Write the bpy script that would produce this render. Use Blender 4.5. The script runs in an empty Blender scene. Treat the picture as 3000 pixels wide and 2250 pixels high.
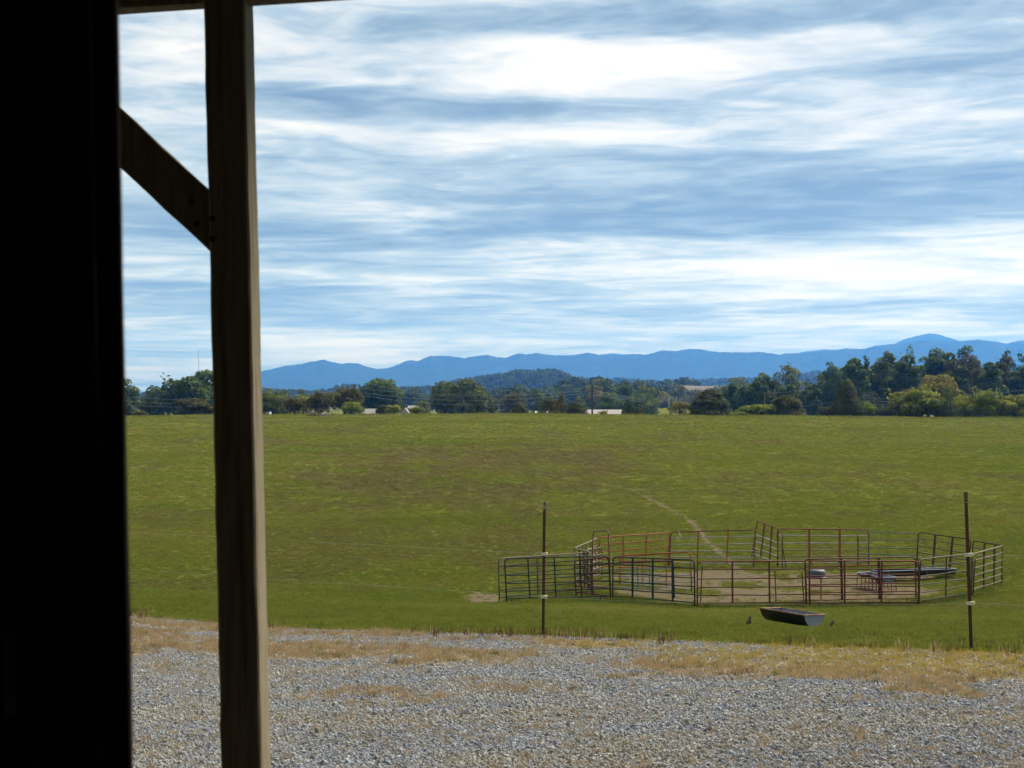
import bpy, math, random
import numpy as np
from mathutils import Vector

random.seed(7)
RNG = np.random.default_rng(7)
sc = bpy.context.scene
COL = sc.collection

# ------------------------------------------------------------------ camera
F = 4200.0            # focal length in pixels of the 3000 px wide photograph
HOR = 1190.0          # eye level in the photograph
CZ = 1.70             # eye height above the barn floor
cam_d = bpy.data.cameras.new('camera')
cam = bpy.data.objects.new('camera', cam_d); COL.objects.link(cam)
cam.location = (0, 0, CZ); cam.rotation_euler = (math.pi / 2, 0, 0)
cam_d.sensor_width = 36.0; cam_d.lens = F / 3000 * 36
cam_d.shift_y = (HOR - 1125) / 3000
cam_d.clip_start = 0.05; cam_d.clip_end = 60000
cam_d.dof.use_dof = True; cam_d.dof.focus_distance = 60; cam_d.dof.aperture_fstop = 7.0
sc.camera = cam

# ------------------------------------------------------------------ render / exposure
sc.view_settings.view_transform = 'Standard'; sc.view_settings.look = 'None'
sc.view_settings.gamma = 1.0; sc.view_settings.use_curve_mapping = False
EXPO = 2.0
sc.view_settings.exposure = EXPO
sc.render.engine = 'CYCLES'
sc.cycles.use_denoising = True
sc.cycles.max_bounces = 6; sc.cycles.diffuse_bounces = 3; sc.cycles.glossy_bounces = 2
sc.cycles.volume_bounces = 1; sc.cycles.transparent_max_bounces = 8
sc.cycles.sample_clamp_indirect = 4.0


# ------------------------------------------------------------------ node helpers
class NT:
    def __init__(s, tree): s.t = tree; s.l = tree.links
    def n(s, kind, **kw):
        nd = s.t.nodes.new(kind)
        for k, v in kw.items(): setattr(nd, k, v)
        return nd
    def put(s, sock, v):
        if isinstance(v, bpy.types.NodeSocket): s.l.new(v, sock)
        elif v is not None: sock.default_value = v
    def m(s, op, a, b=None, c=None, clamp=False):
        nd = s.n('ShaderNodeMath', operation=op, use_clamp=clamp)
        s.put(nd.inputs[0], a); s.put(nd.inputs[1], b); s.put(nd.inputs[2], c)
        return nd.outputs[0]
    def v(s, op, a, b=None):
        nd = s.n('ShaderNodeVectorMath', operation=op)
        s.put(nd.inputs[0], a); s.put(nd.inputs[1], b)
        return nd.outputs['Value'] if op in ('DOT_PRODUCT', 'LENGTH') else nd.outputs[0]
    def xyz(s, a):
        nd = s.n('ShaderNodeSeparateXYZ'); s.put(nd.inputs[0], a); return nd.outputs
    def comb(s, x, y, z=0.0):
        nd = s.n('ShaderNodeCombineXYZ')
        for i, q in enumerate((x, y, z)): s.put(nd.inputs[i], q)
        return nd.outputs[0]
    def noise(s, vec, scale, detail=4, rough=0.55, out=0):
        nd = s.n('ShaderNodeTexNoise')
        s.put(nd.inputs['Vector'], vec); nd.inputs['Scale'].default_value = scale
        nd.inputs['Detail'].default_value = detail; nd.inputs['Roughness'].default_value = rough
        return nd.outputs[out]
    def ramp(s, fac, stops, interp='LINEAR'):
        nd = s.n('ShaderNodeValToRGB'); cr = nd.color_ramp; cr.interpolation = interp
        while len(cr.elements) < len(stops): cr.elements.new(0.5)
        for e, (p, c) in zip(cr.elements, stops):
            e.position = p; e.color = (*c, 1) if len(c) == 3 else c
        s.put(nd.inputs[0], fac); return nd.outputs[0]
    def mix(s, fac, a, b, mode='MIX'):
        nd = s.n('ShaderNodeMix', data_type='RGBA', blend_type=mode)
        s.put(nd.inputs[0], fac)
        for i, q in ((6, a), (7, b)):
            if isinstance(q, tuple) and len(q) == 3: q = (*q, 1)
            s.put(nd.inputs[i], q)
        return nd.outputs[2]
    def maprange(s, v, a, b, c=0.0, d=1.0):
        nd = s.n('ShaderNodeMapRange'); nd.interpolation_type = 'SMOOTHSTEP'
        s.put(nd.inputs[0], v)
        for i, q in enumerate((a, b, c, d)): nd.inputs[1 + i].default_value = q
        return nd.outputs[0]


# ------------------------------------------------------------------ world: sky with layered cloud
SUN_EL, SUN_AZ = 50.0, 50.0        # degrees; azimuth clockwise from +Y (the view direction)
world = bpy.data.worlds.new('World'); sc.world = world; world.use_nodes = True
W = NT(world.node_tree); world.node_tree.nodes.clear()
sky = W.n('ShaderNodeTexSky', sky_type='NISHITA')
sky.sun_disc = False; sky.sun_elevation = math.radians(SUN_EL); sky.sun_rotation = math.radians(SUN_AZ)
tc = W.n('ShaderNodeTexCoord')
dirv = W.v('NORMALIZE', tc.outputs['Generated'])
dx, dy, dz = W.xyz(dirv)
el = W.m('ABSOLUTE', dz)
azm = W.m('ARCTAN2', dx, dy)
inv = W.m('DIVIDE', 1.0, W.m('ADD', el, 0.055))
plane = W.comb(W.m('MULTIPLY', dx, inv), W.m('MULTIPLY', dy, inv), 0.0)
# warp and streak noises live on the cloud plane, so that they foreshorten towards the horizon
warp = W.noise(W.v('MULTIPLY', plane, (0.42, 0.55, 1)), 1.0, 3, 0.5, 1)
wv = W.v('SUBTRACT', warp, (0.5, 0.5, 0.5))
warp2 = W.v('SUBTRACT', W.noise(W.v('MULTIPLY', plane, (1.3, 1.5, 1)), 1.0, 5, 0.6, 1), (0.5, 0.5, 0.5))
gp = W.v('ADD', W.comb(azm, el, 0), W.v('ADD', W.v('MULTIPLY', wv, (0.14, 0.034, 0)), W.v('MULTIPLY', warp2, (0.16, 0.040, 0))))
pl2 = W.v('ADD', W.v('MULTIPLY', plane, (0.62, 0.86, 1)), W.v('MULTIPLY', wv, (0.9, 0.9, 0)))
nbig = W.noise(pl2, 0.75, 3, 0.5)
nmid = W.noise(W.v('ADD', pl2, (7.3, 2.1, 0)), 2.1, 6, 0.6)
nfin = W.noise(W.v('ADD', W.v('ADD', W.v('MULTIPLY', plane, (0.8, 1.3, 1)), W.v('MULTIPLY', wv, (1.2, 1.2, 0))), (3.1, 9.7, 0)), 4.2, 7, 0.66)
GA = [  # cloud banks: x, y, half width, half height, strength (as they lie over the valley)
    (1200, 45, 480, 34, -.62), (620, 62, 260, 30, -.35), (330, 88, 320, 16, -.2), (2050, 60, 330, 40, -.35),
    (2150, 190, 260, 45, -.85), (1750, 240, 280, 22, -.5), (420, 310, 420, 32, -.75), (1000, 318, 260, 30, -.4),
    (60, 280, 150, 20, -.45), (1350, 330, 420, 20, -.35), (1400, 450, 380, 34, -.6), (150, 465, 330, 30, -.55),
    (1200, 585, 900, 52, -.75), (2000, 520, 450, 34, -.65), (480, 670, 560, 32, -.8), (1250, 645, 520, 30, -.55),
    (1900, 600, 420, 26, -.55), (150, 730, 320, 30, -.55), (1750, 690, 300, 10, -.35), (120, 850, 300, 46, -.65),
    (700, 838, 320, 18, -.45), (950, 748, 320, 12, -.4), (450, 903, 520, 16, -.45), (1000, 886, 360, 14, -.4),
    (2000, 912, 320, 16, -.5), (1100, 962, 360, 22, -.35), (300, 940, 300, 12, -.25), (1700, 985, 400, 14, -.2),
    (900, 190, 520, 58, .8), (250, 140, 380, 34, .6), (1650, 112, 260, 24, .55), (1330, 150, 320, 46, .5),
    (150, 246, 320, 12, .4), (600, 268, 130, 20, .3), (720, 412, 470, 42, .8), (120, 392, 300, 16, .5),
    (2000, 350, 230, 52, .5), (1700, 430, 220, 26, .3), (1380, 525, 90, 8, .3), (200, 580, 180, 20, .5), (1600, 750, 720, 42, .85),
    (2100, 690, 220, 22, .5), (1300, 802, 520, 26, .6), (540, 845, 120, 26, .5), (680, 758, 170, 8, .4),
    (1300, 912, 340, 8, .4), (1900, 850, 380, 20, .5), (1860, 936, 150, 9, .45), (560, 985, 360, 12, .4),
    (1450, 870, 250, 12, .35), (900, 1006, 320, 9, .3), (90, 1000, 200, 20, .4), (-230, 150, 170, 130, .5),
    (-230, 420, 150, 40, .3), (-250, 700, 160, 60, -.35), (-200, 900, 180, 40, -.2), (-260, 300, 150, 22, -.3),
]
acc = None
for (u, v_, su, sv, amp) in GA:
    px, py = 740 + 1.0217 * u, 1.0217 * v_
    a0 = math.atan((px - 1500) / F); e0 = math.sin(math.atan((HOR - py) / F))
    q = W.v('MULTIPLY', W.v('SUBTRACT', gp, (a0, e0, 0)), (F / (su * 1.05), F / (sv * 1.05), 0))
    g = W.m('POWER', math.e, W.m('MULTIPLY', W.v('DOT_PRODUCT', q, q), -0.6))
    acc = W.m('MULTIPLY_ADD', g, amp, acc if acc is not None else 0.0)
def rip(sx, sy, off, detail, dist):
    v = W.v('ADD', W.comb(W.m('MULTIPLY', azm, sx), W.m('MULTIPLY', W.m('LOGARITHM', W.m('ADD', el, 0.07), math.e), sy), 0.0), off)
    v = W.v('ADD', v, W.v('MULTIPLY', wv, (1.6, 1.1, 0)))
    nd = W.n('ShaderNodeTexNoise'); W.put(nd.inputs['Vector'], v); nd.inputs['Scale'].default_value = 1.0
    nd.inputs['Detail'].default_value = detail; nd.inputs['Roughness'].default_value = 0.55; nd.inputs['Distortion'].default_value = dist
    return W.m('SUBTRACT', nd.outputs[0], 0.5)
r1 = rip(5.8, 9.5, (3.7, 1.3, 0), 4, 0.6); r2 = rip(14.0, 24.0, (11.7, 5.3, 0), 6, 1.1)
nsum = W.m('ADD', W.m('MULTIPLY', W.m('SUBTRACT', nbig, 0.5), 0.45), W.m('ADD', W.m('MULTIPLY', W.m('SUBTRACT', nmid, 0.5), 0.35),
       W.m('ADD', W.m('MULTIPLY', r1, 1.10), W.m('ADD', W.m('MULTIPLY', r2, 0.85), W.m('MULTIPLY', W.m('SUBTRACT', nfin, 0.5), 0.35)))))
val = W.m('ADD', 0.51, W.m('ADD', W.m('MULTIPLY', acc, 0.40), nsum))
cloud = W.ramp(val, [(0.0, (0.185, 0.28, 0.375)), (0.22, (0.285, 0.395, 0.48)), (0.45, (0.47, 0.585, 0.66)),
                     (0.66, (0.73, 0.78, 0.80)), (0.86, (0.93, 0.925, 0.895)), (1.0, (1.04, 1.02, 0.98))])
# low clouds seen through kilometres of air are creamier
low = W.maprange(el, 0.0, 0.09, 1.0, 0.0)
cloud = W.mix(1.0, cloud, W.mix(low, (1.02, 1.02, 1.0), (0.64, 0.62, 0.52)), 'MULTIPLY')
WS = 0.06
cl = W.v('SCALE', cloud); cl_n = cl.node; cl_n.inputs['Scale'].default_value = 1.0 / WS / (2 ** EXPO)
full = W.mix(0.94, sky.outputs[0], cl)
bg = W.n('ShaderNodeBackground'); W.put(bg.inputs[0], full); bg.inputs[1].default_value = WS
wo = W.n('ShaderNodeOutputWorld'); W.l.new(bg.outputs[0], wo.inputs[0])
world.cycles.sampling_method = 'MANUAL'; world.cycles.sample_map_resolution = 1024

# ------------------------------------------------------------------ sun behind thin cloud
sd = bpy.data.lights.new('sun', 'SUN'); sd.energy = 2.0; sd.angle = math.radians(24); sd.color = (1.0, 0.95, 0.86)
so = bpy.data.objects.new('sun', sd); COL.objects.link(so)
e_, a_ = math.radians(SUN_EL), math.radians(SUN_AZ)
so.rotation_euler = Vector((math.sin(a_) * math.cos(e_), math.cos(a_) * math.cos(e_), math.sin(e_))).to_track_quat('Z', 'Y').to_euler()
so.location = (0, 0, 60)


# ================================================================== geometry helpers
def tag(o, label=None, cat=None, group=None, kind=None):
    if label: o['label'] = label
    if cat: o['category'] = cat
    if group: o['group'] = group
    if kind: o['kind'] = kind
    return o

def empty(name, loc=(0, 0, 0)):
    o = bpy.data.objects.new(name, None); o.location = loc; o.empty_display_size = 0.2; COL.objects.link(o); return o

def link_mesh(name, v, f, mats, parent=None, loc=None, smooth=False, attrs=None, mi=None):
    me = bpy.data.meshes.new(name)
    v = np.asarray(v, dtype=np.float64)
    if loc is not None: v = v - np.asarray(loc)
    me.from_pydata(v.tolist() if len(v) < 60000 else v, [], f if not isinstance(f, np.ndarray) else f.tolist())
    for mt in (mats if isinstance(mats, (list, tuple)) else [mats]): me.materials.append(mt)
    if smooth: me.polygons.foreach_set('use_smooth', [True] * len(me.polygons))
    if mi is not None: me.polygons.foreach_set('material_index', np.asarray(mi, dtype=np.int32))
    for k, arr in (attrs or {}).items():
        a = me.attributes.new(k, 'FLOAT', 'POINT'); a.data.foreach_set('value', np.asarray(arr, dtype=np.float32))
    me.update()
    o = bpy.data.objects.new(name, me); COL.objects.link(o)
    if parent is not None: o.parent = parent
    if loc is not None and parent is None: o.location = loc
    return o

class MB:
    def __init__(s): s.v = []; s.f = []
    def box(s, c, u, v, w):
        """box about c with half-axis vectors u, v, w"""
        c, u, v, w = map(np.asarray, (c, u, v, w)); b = len(s.v)
        for i in (-1, 1):
            for j in (-1, 1):
                for k in (-1, 1): s.v.append(tuple(c + i * u + j * v + k * w))
        for q in ((0, 1, 3, 2), (4, 6, 7, 5), (0, 4, 5, 1), (2, 3, 7, 6), (0, 2, 6, 4), (1, 5, 7, 3)): s.f.append(tuple(b + i for i in q))
        return s
    def tube(s, pts, r, n=6, cap=True):
        pts = [np.asarray(p, dtype=float) for p in pts]; m = len(pts)
        rr = r if isinstance(r, (list, tuple)) else [r] * m
        b = len(s.v); prev = None
        for i, p in enumerate(pts):
            t = pts[min(i + 1, m - 1)] - pts[max(i - 1, 0)]; t = t / (np.linalg.norm(t) + 1e-12)
            if prev is None:
                a = np.array([0, 0, 1.0]) if abs(t[2]) < 0.9 else np.array([0, 1.0, 0])
                prev = np.cross(t, a)
            prev = prev - t * prev.dot(t); prev /= np.linalg.norm(prev) + 1e-12
            q = np.cross(t, prev)
            for k in range(n):
                an = 2 * math.pi * k / n
                s.v.append(tuple(p + rr[i] * (math.cos(an) * prev + math.sin(an) * q)))
        for i in range(m - 1):
            for k in range(n):
                k2 = (k + 1) % n
                s.f.append((b + i * n + k, b + i * n + k2, b + (i + 1) * n + k2, b + (i + 1) * n + k))
        if cap:
            s.f.append(tuple(b + k for k in range(n))[::-1]); s.f.append(tuple(b + (m - 1) * n + k for k in range(n)))
        return s
    def lathe(s, c, prof, n=20, ax=(0, 0, 1)):
        b = len(s.v); m = len(prof); c = np.asarray(c, float)
        for r, h in prof:
            for k in range(n):
                an = 2 * math.pi * k / n; s.v.append((c[0] + r * math.cos(an), c[1] + r * math.sin(an), c[2] + h))
        for i in range(m - 1):
            for k in range(n):
                k2 = (k + 1) % n; s.f.append((b + i * n + k, b + i * n + k2, b + (i + 1) * n + k2, b + (i + 1) * n + k))
        return s
    def build(s, name, mat, parent=None, origin=(0, 0, 0), smooth=False):
        o = link_mesh(name, np.asarray(s.v) - np.asarray(origin), s.f, mat, parent, smooth=smooth)
        return o

def vnoise(x, y, seed=0):
    xi, yi = np.floor(x).astype(np.int64), np.floor(y).astype(np.int64); fx, fy = x - xi, y - yi
    def h(a, b):
        n = (a * 374761393 + b * 668265263 + seed * 974711) & 0xffffffff
        n = ((n ^ (n >> 13)) * 1274126177) & 0xffffffff
        return ((n ^ (n >> 16)) & 0xffff) / 65535.0
    u, v = fx * fx * (3 - 2 * fx), fy * fy * (3 - 2 * fy)
    return (h(xi, yi) * (1 - u) + h(xi + 1, yi) * u) * (1 - v) + (h(xi, yi + 1) * (1 - u) + h(xi + 1, yi + 1) * u) * v

def fbm(x, y, o=4, seed=0, rough=0.5):
    x, y = np.asarray(x, float), np.asarray(y, float); s = 0; a = 1; t = 0
    for i in range(o): s = s + a * vnoise(x * 2 ** i + 17.3 * i, y * 2 ** i - 9.1 * i, seed + i); t += a; a *= rough
    return s / t

def sstep(a, b, x): t = np.clip((x - a) / (b - a), 0, 1); return t * t * (3 - 2 * t)

# ------------------------------------------------------------------ terrain height
KY = np.array([-400, -30, 0, 4, 8.5, 17, 29, 44, 48, 51, 55, 60, 67, 90, 115, 170, 235, 252, 275, 320, 370, 440, 520, 620, 720, 1000, 1500, 3000, 9000, 13000.])
KZ = np.array([-1.74, -1.74, -1.74, -1.80, -2.15, -2.76, -4.3, -6.25, -6.68, -6.85, -6.86, -6.67, -6.5, -5.9, -5.0, -3.4, -1.72, -1.45, -1.75, -4.2, -7.0, -8.0, -7.5, -6.5, -5.5, -3.5, -1.0, 6., 10., 10.])
_h = np.diff(KY); _d = np.diff(KZ) / _h
_m = np.zeros(len(KY)); _m[0], _m[-1] = _d[0], _d[-1]
for i in range(1, len(KY) - 1):
    if _d[i - 1] * _d[i] > 0:
        w1, w2 = 2 * _h[i] + _h[i - 1], _h[i] + 2 * _h[i - 1]
        _m[i] = (w1 + w2) / (w1 / _d[i - 1] + w2 / _d[i])
def prof(y):
    i = np.clip(np.searchsorted(KY, y) - 1, 0, len(_h) - 1); t = (y - KY[i]) / _h[i]
    return ((1 + 2 * t) * (1 - t) ** 2 * KZ[i] + t * (1 - t) ** 2 * _h[i] * _m[i] + t * t * (3 - 2 * t) * KZ[i + 1] + t * t * (t - 1) * _h[i] * _m[i + 1])
EX = np.array([-40, -6.05, -3.2, .39, 2.4, 4.64, 7.0, 40.]); EY = np.array([60., 22.7, 19.5, 17.3, 15.8, 14.3, 13.0, 9.0])
def edge_y(x): return np.clip(np.interp(x, EX, EY), 8.5, 30)
def yprime(x, y):
    e = edge_y(x)
    return np.where(y < e, np.where(y < 0, y, y * 17 / e), np.where(y < 60, 17 + (y - e) * (60 - 17) / (60 - e), y))
def ground(x, y):
    x = np.asarray(x, float); y = np.asarray(y, float); xc = np.clip(x, -14, 14)
    yp = yprime(x, y); fade = 1 - sstep(17, 46, yp); near = sstep(4, 8, y)
    z = prof(yp) + near * fade * (.0243 * xc - .0723 * (y - yp))
    cr = sstep(90, 220, y) * (1 - sstep(300, 420, y))
    z = z - cr * (0.0067 * np.clip(x, 0, 120) + 0.0010 * np.clip(-x, 0, 120))
    z = z + 4.6 * np.exp(-((x - 75) / 26) ** 2 - ((y - 690) / 95) ** 2)
    amp = sstep(18, 40, y)
    z = z + amp * ((fbm(x / 6.0, y / 6.0, 3, 3) - .5) * 0.16 * (1 - sstep(44, 50, y) * (1 - sstep(62, 70, y)) * .8) + (fbm(x / 34, y / 20, 2, 5) - .5) * .55 * sstep(70, 120, y))
    return z + CZ
def gz(x, y): return float(ground(np.array([x]), np.array([y]))[0])
def X(px, d): return (px - 1500) / F * d
def Z(py, d): return CZ + (HOR - py) / F * d
def pix2ground(px, py, lo=6, hi=260):
    d = np.exp(np.linspace(math.log(lo), math.log(hi), 3000)); z = ground((px - 1500) / F * d, d); r = CZ + (HOR - py) / F * d
    i = np.argmax(r <= z); return ((px - 1500) / F * d[i], d[i])

# ================================================================== materials
def mat(name):
    m = bpy.data.materials.new(name); m.use_nodes = True; m.node_tree.nodes.clear()
    T = NT(m.node_tree); out = T.n('ShaderNodeOutputMaterial'); b = T.n('ShaderNodeBsdfPrincipled')
    T.l.new(b.outputs[0], out.inputs[0]); return m, T, b
def pos(T): return T.n('ShaderNodeNewGeometry').outputs['Position']
def objc(T): return T.n('ShaderNodeTexCoord').outputs['Object']

def mat_noise(name, c1, c2, scale=4.0, rough=0.7, metal=0.0, c3=None, stretch=(1, 1, 1), bump=0.0, bscale=None):
    m, T, b = mat(name); p = T.v('MULTIPLY', objc(T), stretch)
    n1 = T.noise(p, scale, 5, 0.6)
    st = [(0.3, c1), (0.7, c2)] if c3 is None else [(0.3, c1), (0.55, c2), (0.72, c3)]
    T.put(b.inputs['Base Color'], T.ramp(n1, st)); b.inputs['Roughness'].default_value = rough; b.inputs['Metallic'].default_value = metal
    if 'wood' in name: b.inputs['Specular IOR Level'].default_value = .08
    if bump:
        bn = T.n('ShaderNodeBump'); bn.inputs['Strength'].default_value = bump; bn.inputs['Distance'].default_value = 0.02
        T.put(bn.inputs['Height'], T.noise(p, bscale or scale * 3, 5, 0.6)); T.l.new(bn.outputs[0], b.inputs['Normal'])
    return m

M = {}
M['post_wood'] = mat_noise('post_wood', (.130, .092, .052), (.250, .220, .152), 3.0, .85, c3=(.175, .144, .092), stretch=(14, 14, 0.7), bump=.5, bscale=9)
M['dark_wood'] = mat_noise('dark_wood', (.13, .088, .06), (.21, .15, .105), 3.0, .85, stretch=(12, 12, .8), bump=.4, bscale=8)
M['roof_metal'] = mat_noise('roof_metal', (.10, .095, .09), (.16, .15, .14), 2.0, .6)
M['concrete'] = mat_noise('concrete', (.12, .11, .10), (.18, .17, .15), 2.0, .9)
def paint(name, c, rust=(.115, .042, .022), amount=.55, rough=.6):
    m, T, b = mat(name); p = pos(T)
    n1 = T.noise(p, 3.2, 6, .65); n2 = T.noise(p, 26, 3, .6)
    f = T.maprange(T.m('ADD', n1, T.m('MULTIPLY', T.m('SUBTRACT', n2, .5), .5)), 1 - amount - .1, 1 - amount + .12)
    base = T.mix(T.m('MULTIPLY', n2, .6), c, tuple(q * .6 for q in c))
    T.put(b.inputs['Base Color'], T.mix(f, base, rust)); b.inputs['Roughness'].default_value = rough; b.inputs['Specular IOR Level'].default_value = .12
    return m
M['red_brown'] = paint('red_brown_pipe', (.150, .034, .028), (.12, .042, .026), .5)
M['maroon'] = paint('maroon_pipe', (.105, .024, .026), (.090, .033, .024), .5)
M['orange_red'] = paint('orange_red_pipe', (.30, .070, .028), (.20, .075, .036), .45)
M['dark_green'] = paint('dark_green_pipe', (.016, .032, .028), (.050, .028, .020), .42)
M['teal'] = paint('teal_pipe', (.085, .135, .125), (.10, .09, .07), .35)
M['bare_steel'] = paint('bare_steel_pipe', (.27, .285, .31), (.20, .13, .095), .48)
M['tan_pipe'] = paint('tan_pipe', (.20, .15, .092), (.13, .08, .05), .45)
M['olive_pipe'] = paint('olive_pipe', (.12, .10, .065), (.10, .06, .04), .45)
M['white_paint'] = paint('white_paint', (.62, .60, .56), (.25, .16, .10), .4)
M['tip_paint'] = paint('worn_tip', (.40, .38, .35), (.10, .05, .035), .62)
M['post_rust'] = paint('post_rust', (.085, .034, .024), (.060, .034, .022), .5, .8)
M['insulator'] = mat_noise('insulator_white', (.40, .41, .30), (.48, .48, .37), 40, .5)
M['insulator_y'] = mat_noise('insulator_yellow', (.48, .38, .11), (.55, .46, .18), 40, .5)
M['black_plastic'] = mat_noise('black_plastic', (.009, .010, .012), (.020, .021, .025), 6, .45)
M['rubber'] = mat_noise('grey_rubber', (.035, .042, .048), (.065, .073, .080), 8, .6)
M['zinc'] = mat_noise('zinc', (.20, .225, .27), (.33, .36, .42), 7, .5, .25)
M['zinc_dark'] = mat_noise('zinc_dark', (.07, .08, .105), (.13, .145, .18), 7, .5, .1)
M['zinc_pale'] = mat_noise('zinc_pale', (.10, .118, .16), (.15, .172, .225), 7, .5, .1)
M['trough_rim'] = paint('trough_rim', (.30, .22, .13), (.20, .085, .04), .5)
M['dead_wood'] = mat_noise('dead_wood', (.06, .042, .03), (.15, .10, .07), 2, .9)
M['pale_wood'] = mat_noise('pale_wood', (.28, .24, .19), (.45, .40, .34), 2, .9)
M['pole_wood'] = mat_noise('pole_wood', (.035, .030, .026), (.06, .05, .042), 1, .9)
M['pole_pale'] = mat_noise('pole_pale', (.45, .45, .44), (.55, .55, .54), 1, .7)
M['wire'] = mat_noise('wire_grey', (.34, .36, .38), (.42, .44, .46), 1, .5)
M['house_white'] = mat_noise('house_white', (.34, .34, .34), (.42, .42, .42), 1, .7)
M['roof_pink'] = mat_noise('roof_pink', (.20, .165, .15), (.26, .22, .205), .6, .8)
M['roof_grey'] = mat_noise('roof_grey', (.12, .105, .10), (.17, .15, .145), .6, .8)
M['glass'] = mat_noise('window_glass', (.03, .035, .04), (.05, .055, .06), 1, .15)

def grass_col(T, p):
    """green, yellow-green and worn patches, in metres of the field"""
    n1 = T.noise(T.v('MULTIPLY', p, (.45, 1.0, 0)), .17, 4, .55); n2 = T.noise(T.v('MULTIPLY', p, (1, .8, 0)), .9, 4, .6); n3 = T.noise(p, 7.0, 3, .6)
    n0 = T.noise(T.v('MULTIPLY', p, (.6, 1.0, 0)), .055, 4, .55)
    f = T.m('ADD', T.m('MULTIPLY', n1, .36), T.m('ADD', T.m('MULTIPLY', n2, .12), T.m('ADD', T.m('MULTIPLY', n3, .10), T.m('MULTIPLY', n0, .42))))
    return T.ramp(f, [(.36, (.114, .138, .023)), (.47, (.140, .156, .027)), (.56, (.160, .163, .034)), (.66, (.185, .166, .050))]), n2, n3

DRY = (.108, .078, .042); DIRT = (.205, .148, .098)
def make_ground_mat():
    m, T, b = mat('ground_soil_grass_gravel'); p = pos(T)
    at = lambda n: T.n('ShaderNodeAttribute', attribute_name=n).outputs['Fac']
    g, n2, n3 = grass_col(T, p)
    dry = T.m('ADD', at('dry'), T.m('MULTIPLY', T.m('SUBTRACT', n2, .5), .5), clamp=True)
    c = T.mix(T.m('MULTIPLY', dry, .64), g, DRY); c = T.mix(1.0, c, (.74, .74, .72), 'MULTIPLY')   # thatch between the blades, darkened to offset its fuller sunlight
    c = T.mix(at('lush'), c, T.mix(n3, (.070, .085, .018), (.105, .118, .026)))
    dirtc = T.mix(T.noise(p, 1.6, 5, .65), (.098, .080, .048), (.150, .118, .072))
    c = T.mix(T.maprange(T.m('ADD', at('dirt'), T.m('MULTIPLY', T.m('SUBTRACT', n3, .5), .5)), .3, .65), c, dirtc)
    # crushed stone bed under the loose stones
    vo = T.n('ShaderNodeTexVoronoi'); T.put(vo.inputs['Vector'], p); vo.inputs['Scale'].default_value = 38
    hue = T.n('ShaderNodeSeparateColor'); T.put(hue.inputs[0], vo.outputs['Color'])
    stone = T.ramp(hue.outputs[0], [(0, (.14, .145, .16)), (.5, (.27, .28, .30)), (.8, (.33, .30, .24)), (1, (.46, .47, .48))])
    stone = T.mix(T.maprange(vo.outputs['Distance'], .35, .75), stone, (.105, .100, .090))
    straw = T.mix(T.noise(p, 9, 4, .7), (.26, .19, .10), (.38, .29, .14))
    gr = T.mix(T.m('MULTIPLY', T.maprange(at('straw'), .35, .85), .75), stone, straw)
    c = T.mix(T.maprange(T.m('ADD', at('grav'), T.m('MULTIPLY', T.m('SUBTRACT', n3, .5), .7)), .35, .65), c, gr)
    c = T.mix(at('bounce_cut'), c, (.048, .040, .032))  # unseen strip by the barn, darkened to cut bounced light
    T.put(b.inputs['Base Color'], c); b.inputs['Roughness'].default_value = 1; b.inputs['Specular IOR Level'].default_value = 0
    bn = T.n('ShaderNodeBump'); bn.inputs['Strength'].default_value = .7; bn.inputs['Distance'].default_value = .05
    T.put(bn.inputs['Height'], T.m('ADD', T.noise(p, 5, 5, .7), vo.outputs['Distance'])); T.l.new(bn.outputs[0], b.inputs['Normal'])
    return m
M['ground'] = make_ground_mat()

def make_blade_mat(name, straw=False):
    m, T, b = mat(name); p = pos(T)
    at = lambda n: T.n('ShaderNodeAttribute', attribute_name=n, attribute_type='INSTANCER').outputs['Fac']
    rnd = T.n('ShaderNodeObjectInfo').outputs['Random']
    if straw:
        c = T.mix(rnd, T.mix(at('gold'), (.36, .265, .145), (.36, .265, .060)), T.mix(at('gold'), (.25, .178, .095), (.275, .21, .052)))
        c = T.mix(at('green'), c, (.075, .11, .025)); c = T.mix(at('brown'), c, (.085, .045, .026))
    else:
        g, n2, n3 = grass_col(T, p)
        dry = T.m('ADD', at('dry'), T.m('MULTIPLY', T.m('SUBTRACT', n2, .5), .5), clamp=True)
        c = T.mix(T.m('MULTIPLY', dry, .64), g, DRY)
        c = T.mix(at('lush'), c, (.104, .124, .024))
        c = T.mix(1.0, c, T.mix(rnd, (.74, .77, .72), (1.26, 1.24, 1.2)), 'MULTIPLY')
    T.put(b.inputs['Base Color'], c); b.inputs['Roughness'].default_value = 1; b.inputs['Specular IOR Level'].default_value = 0
    tr = T.n('ShaderNodeBsdfTranslucent'); T.put(tr.inputs[0], c)
    mx = T.n('ShaderNodeMixShader'); mx.inputs[0].default_value = .42
    T.l.new(b.outputs[0], mx.inputs[1]); T.l.new(tr.outputs[0], mx.inputs[2])
    out = [n for n in T.t.nodes if n.type == 'OUTPUT_MATERIAL'][0]; T.l.new(mx.outputs[0], out.inputs[0])
    return m
M['blade'] = make_blade_mat('grass_blade'); M['straw'] = make_blade_mat('dry_grass_blade', True)

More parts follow.
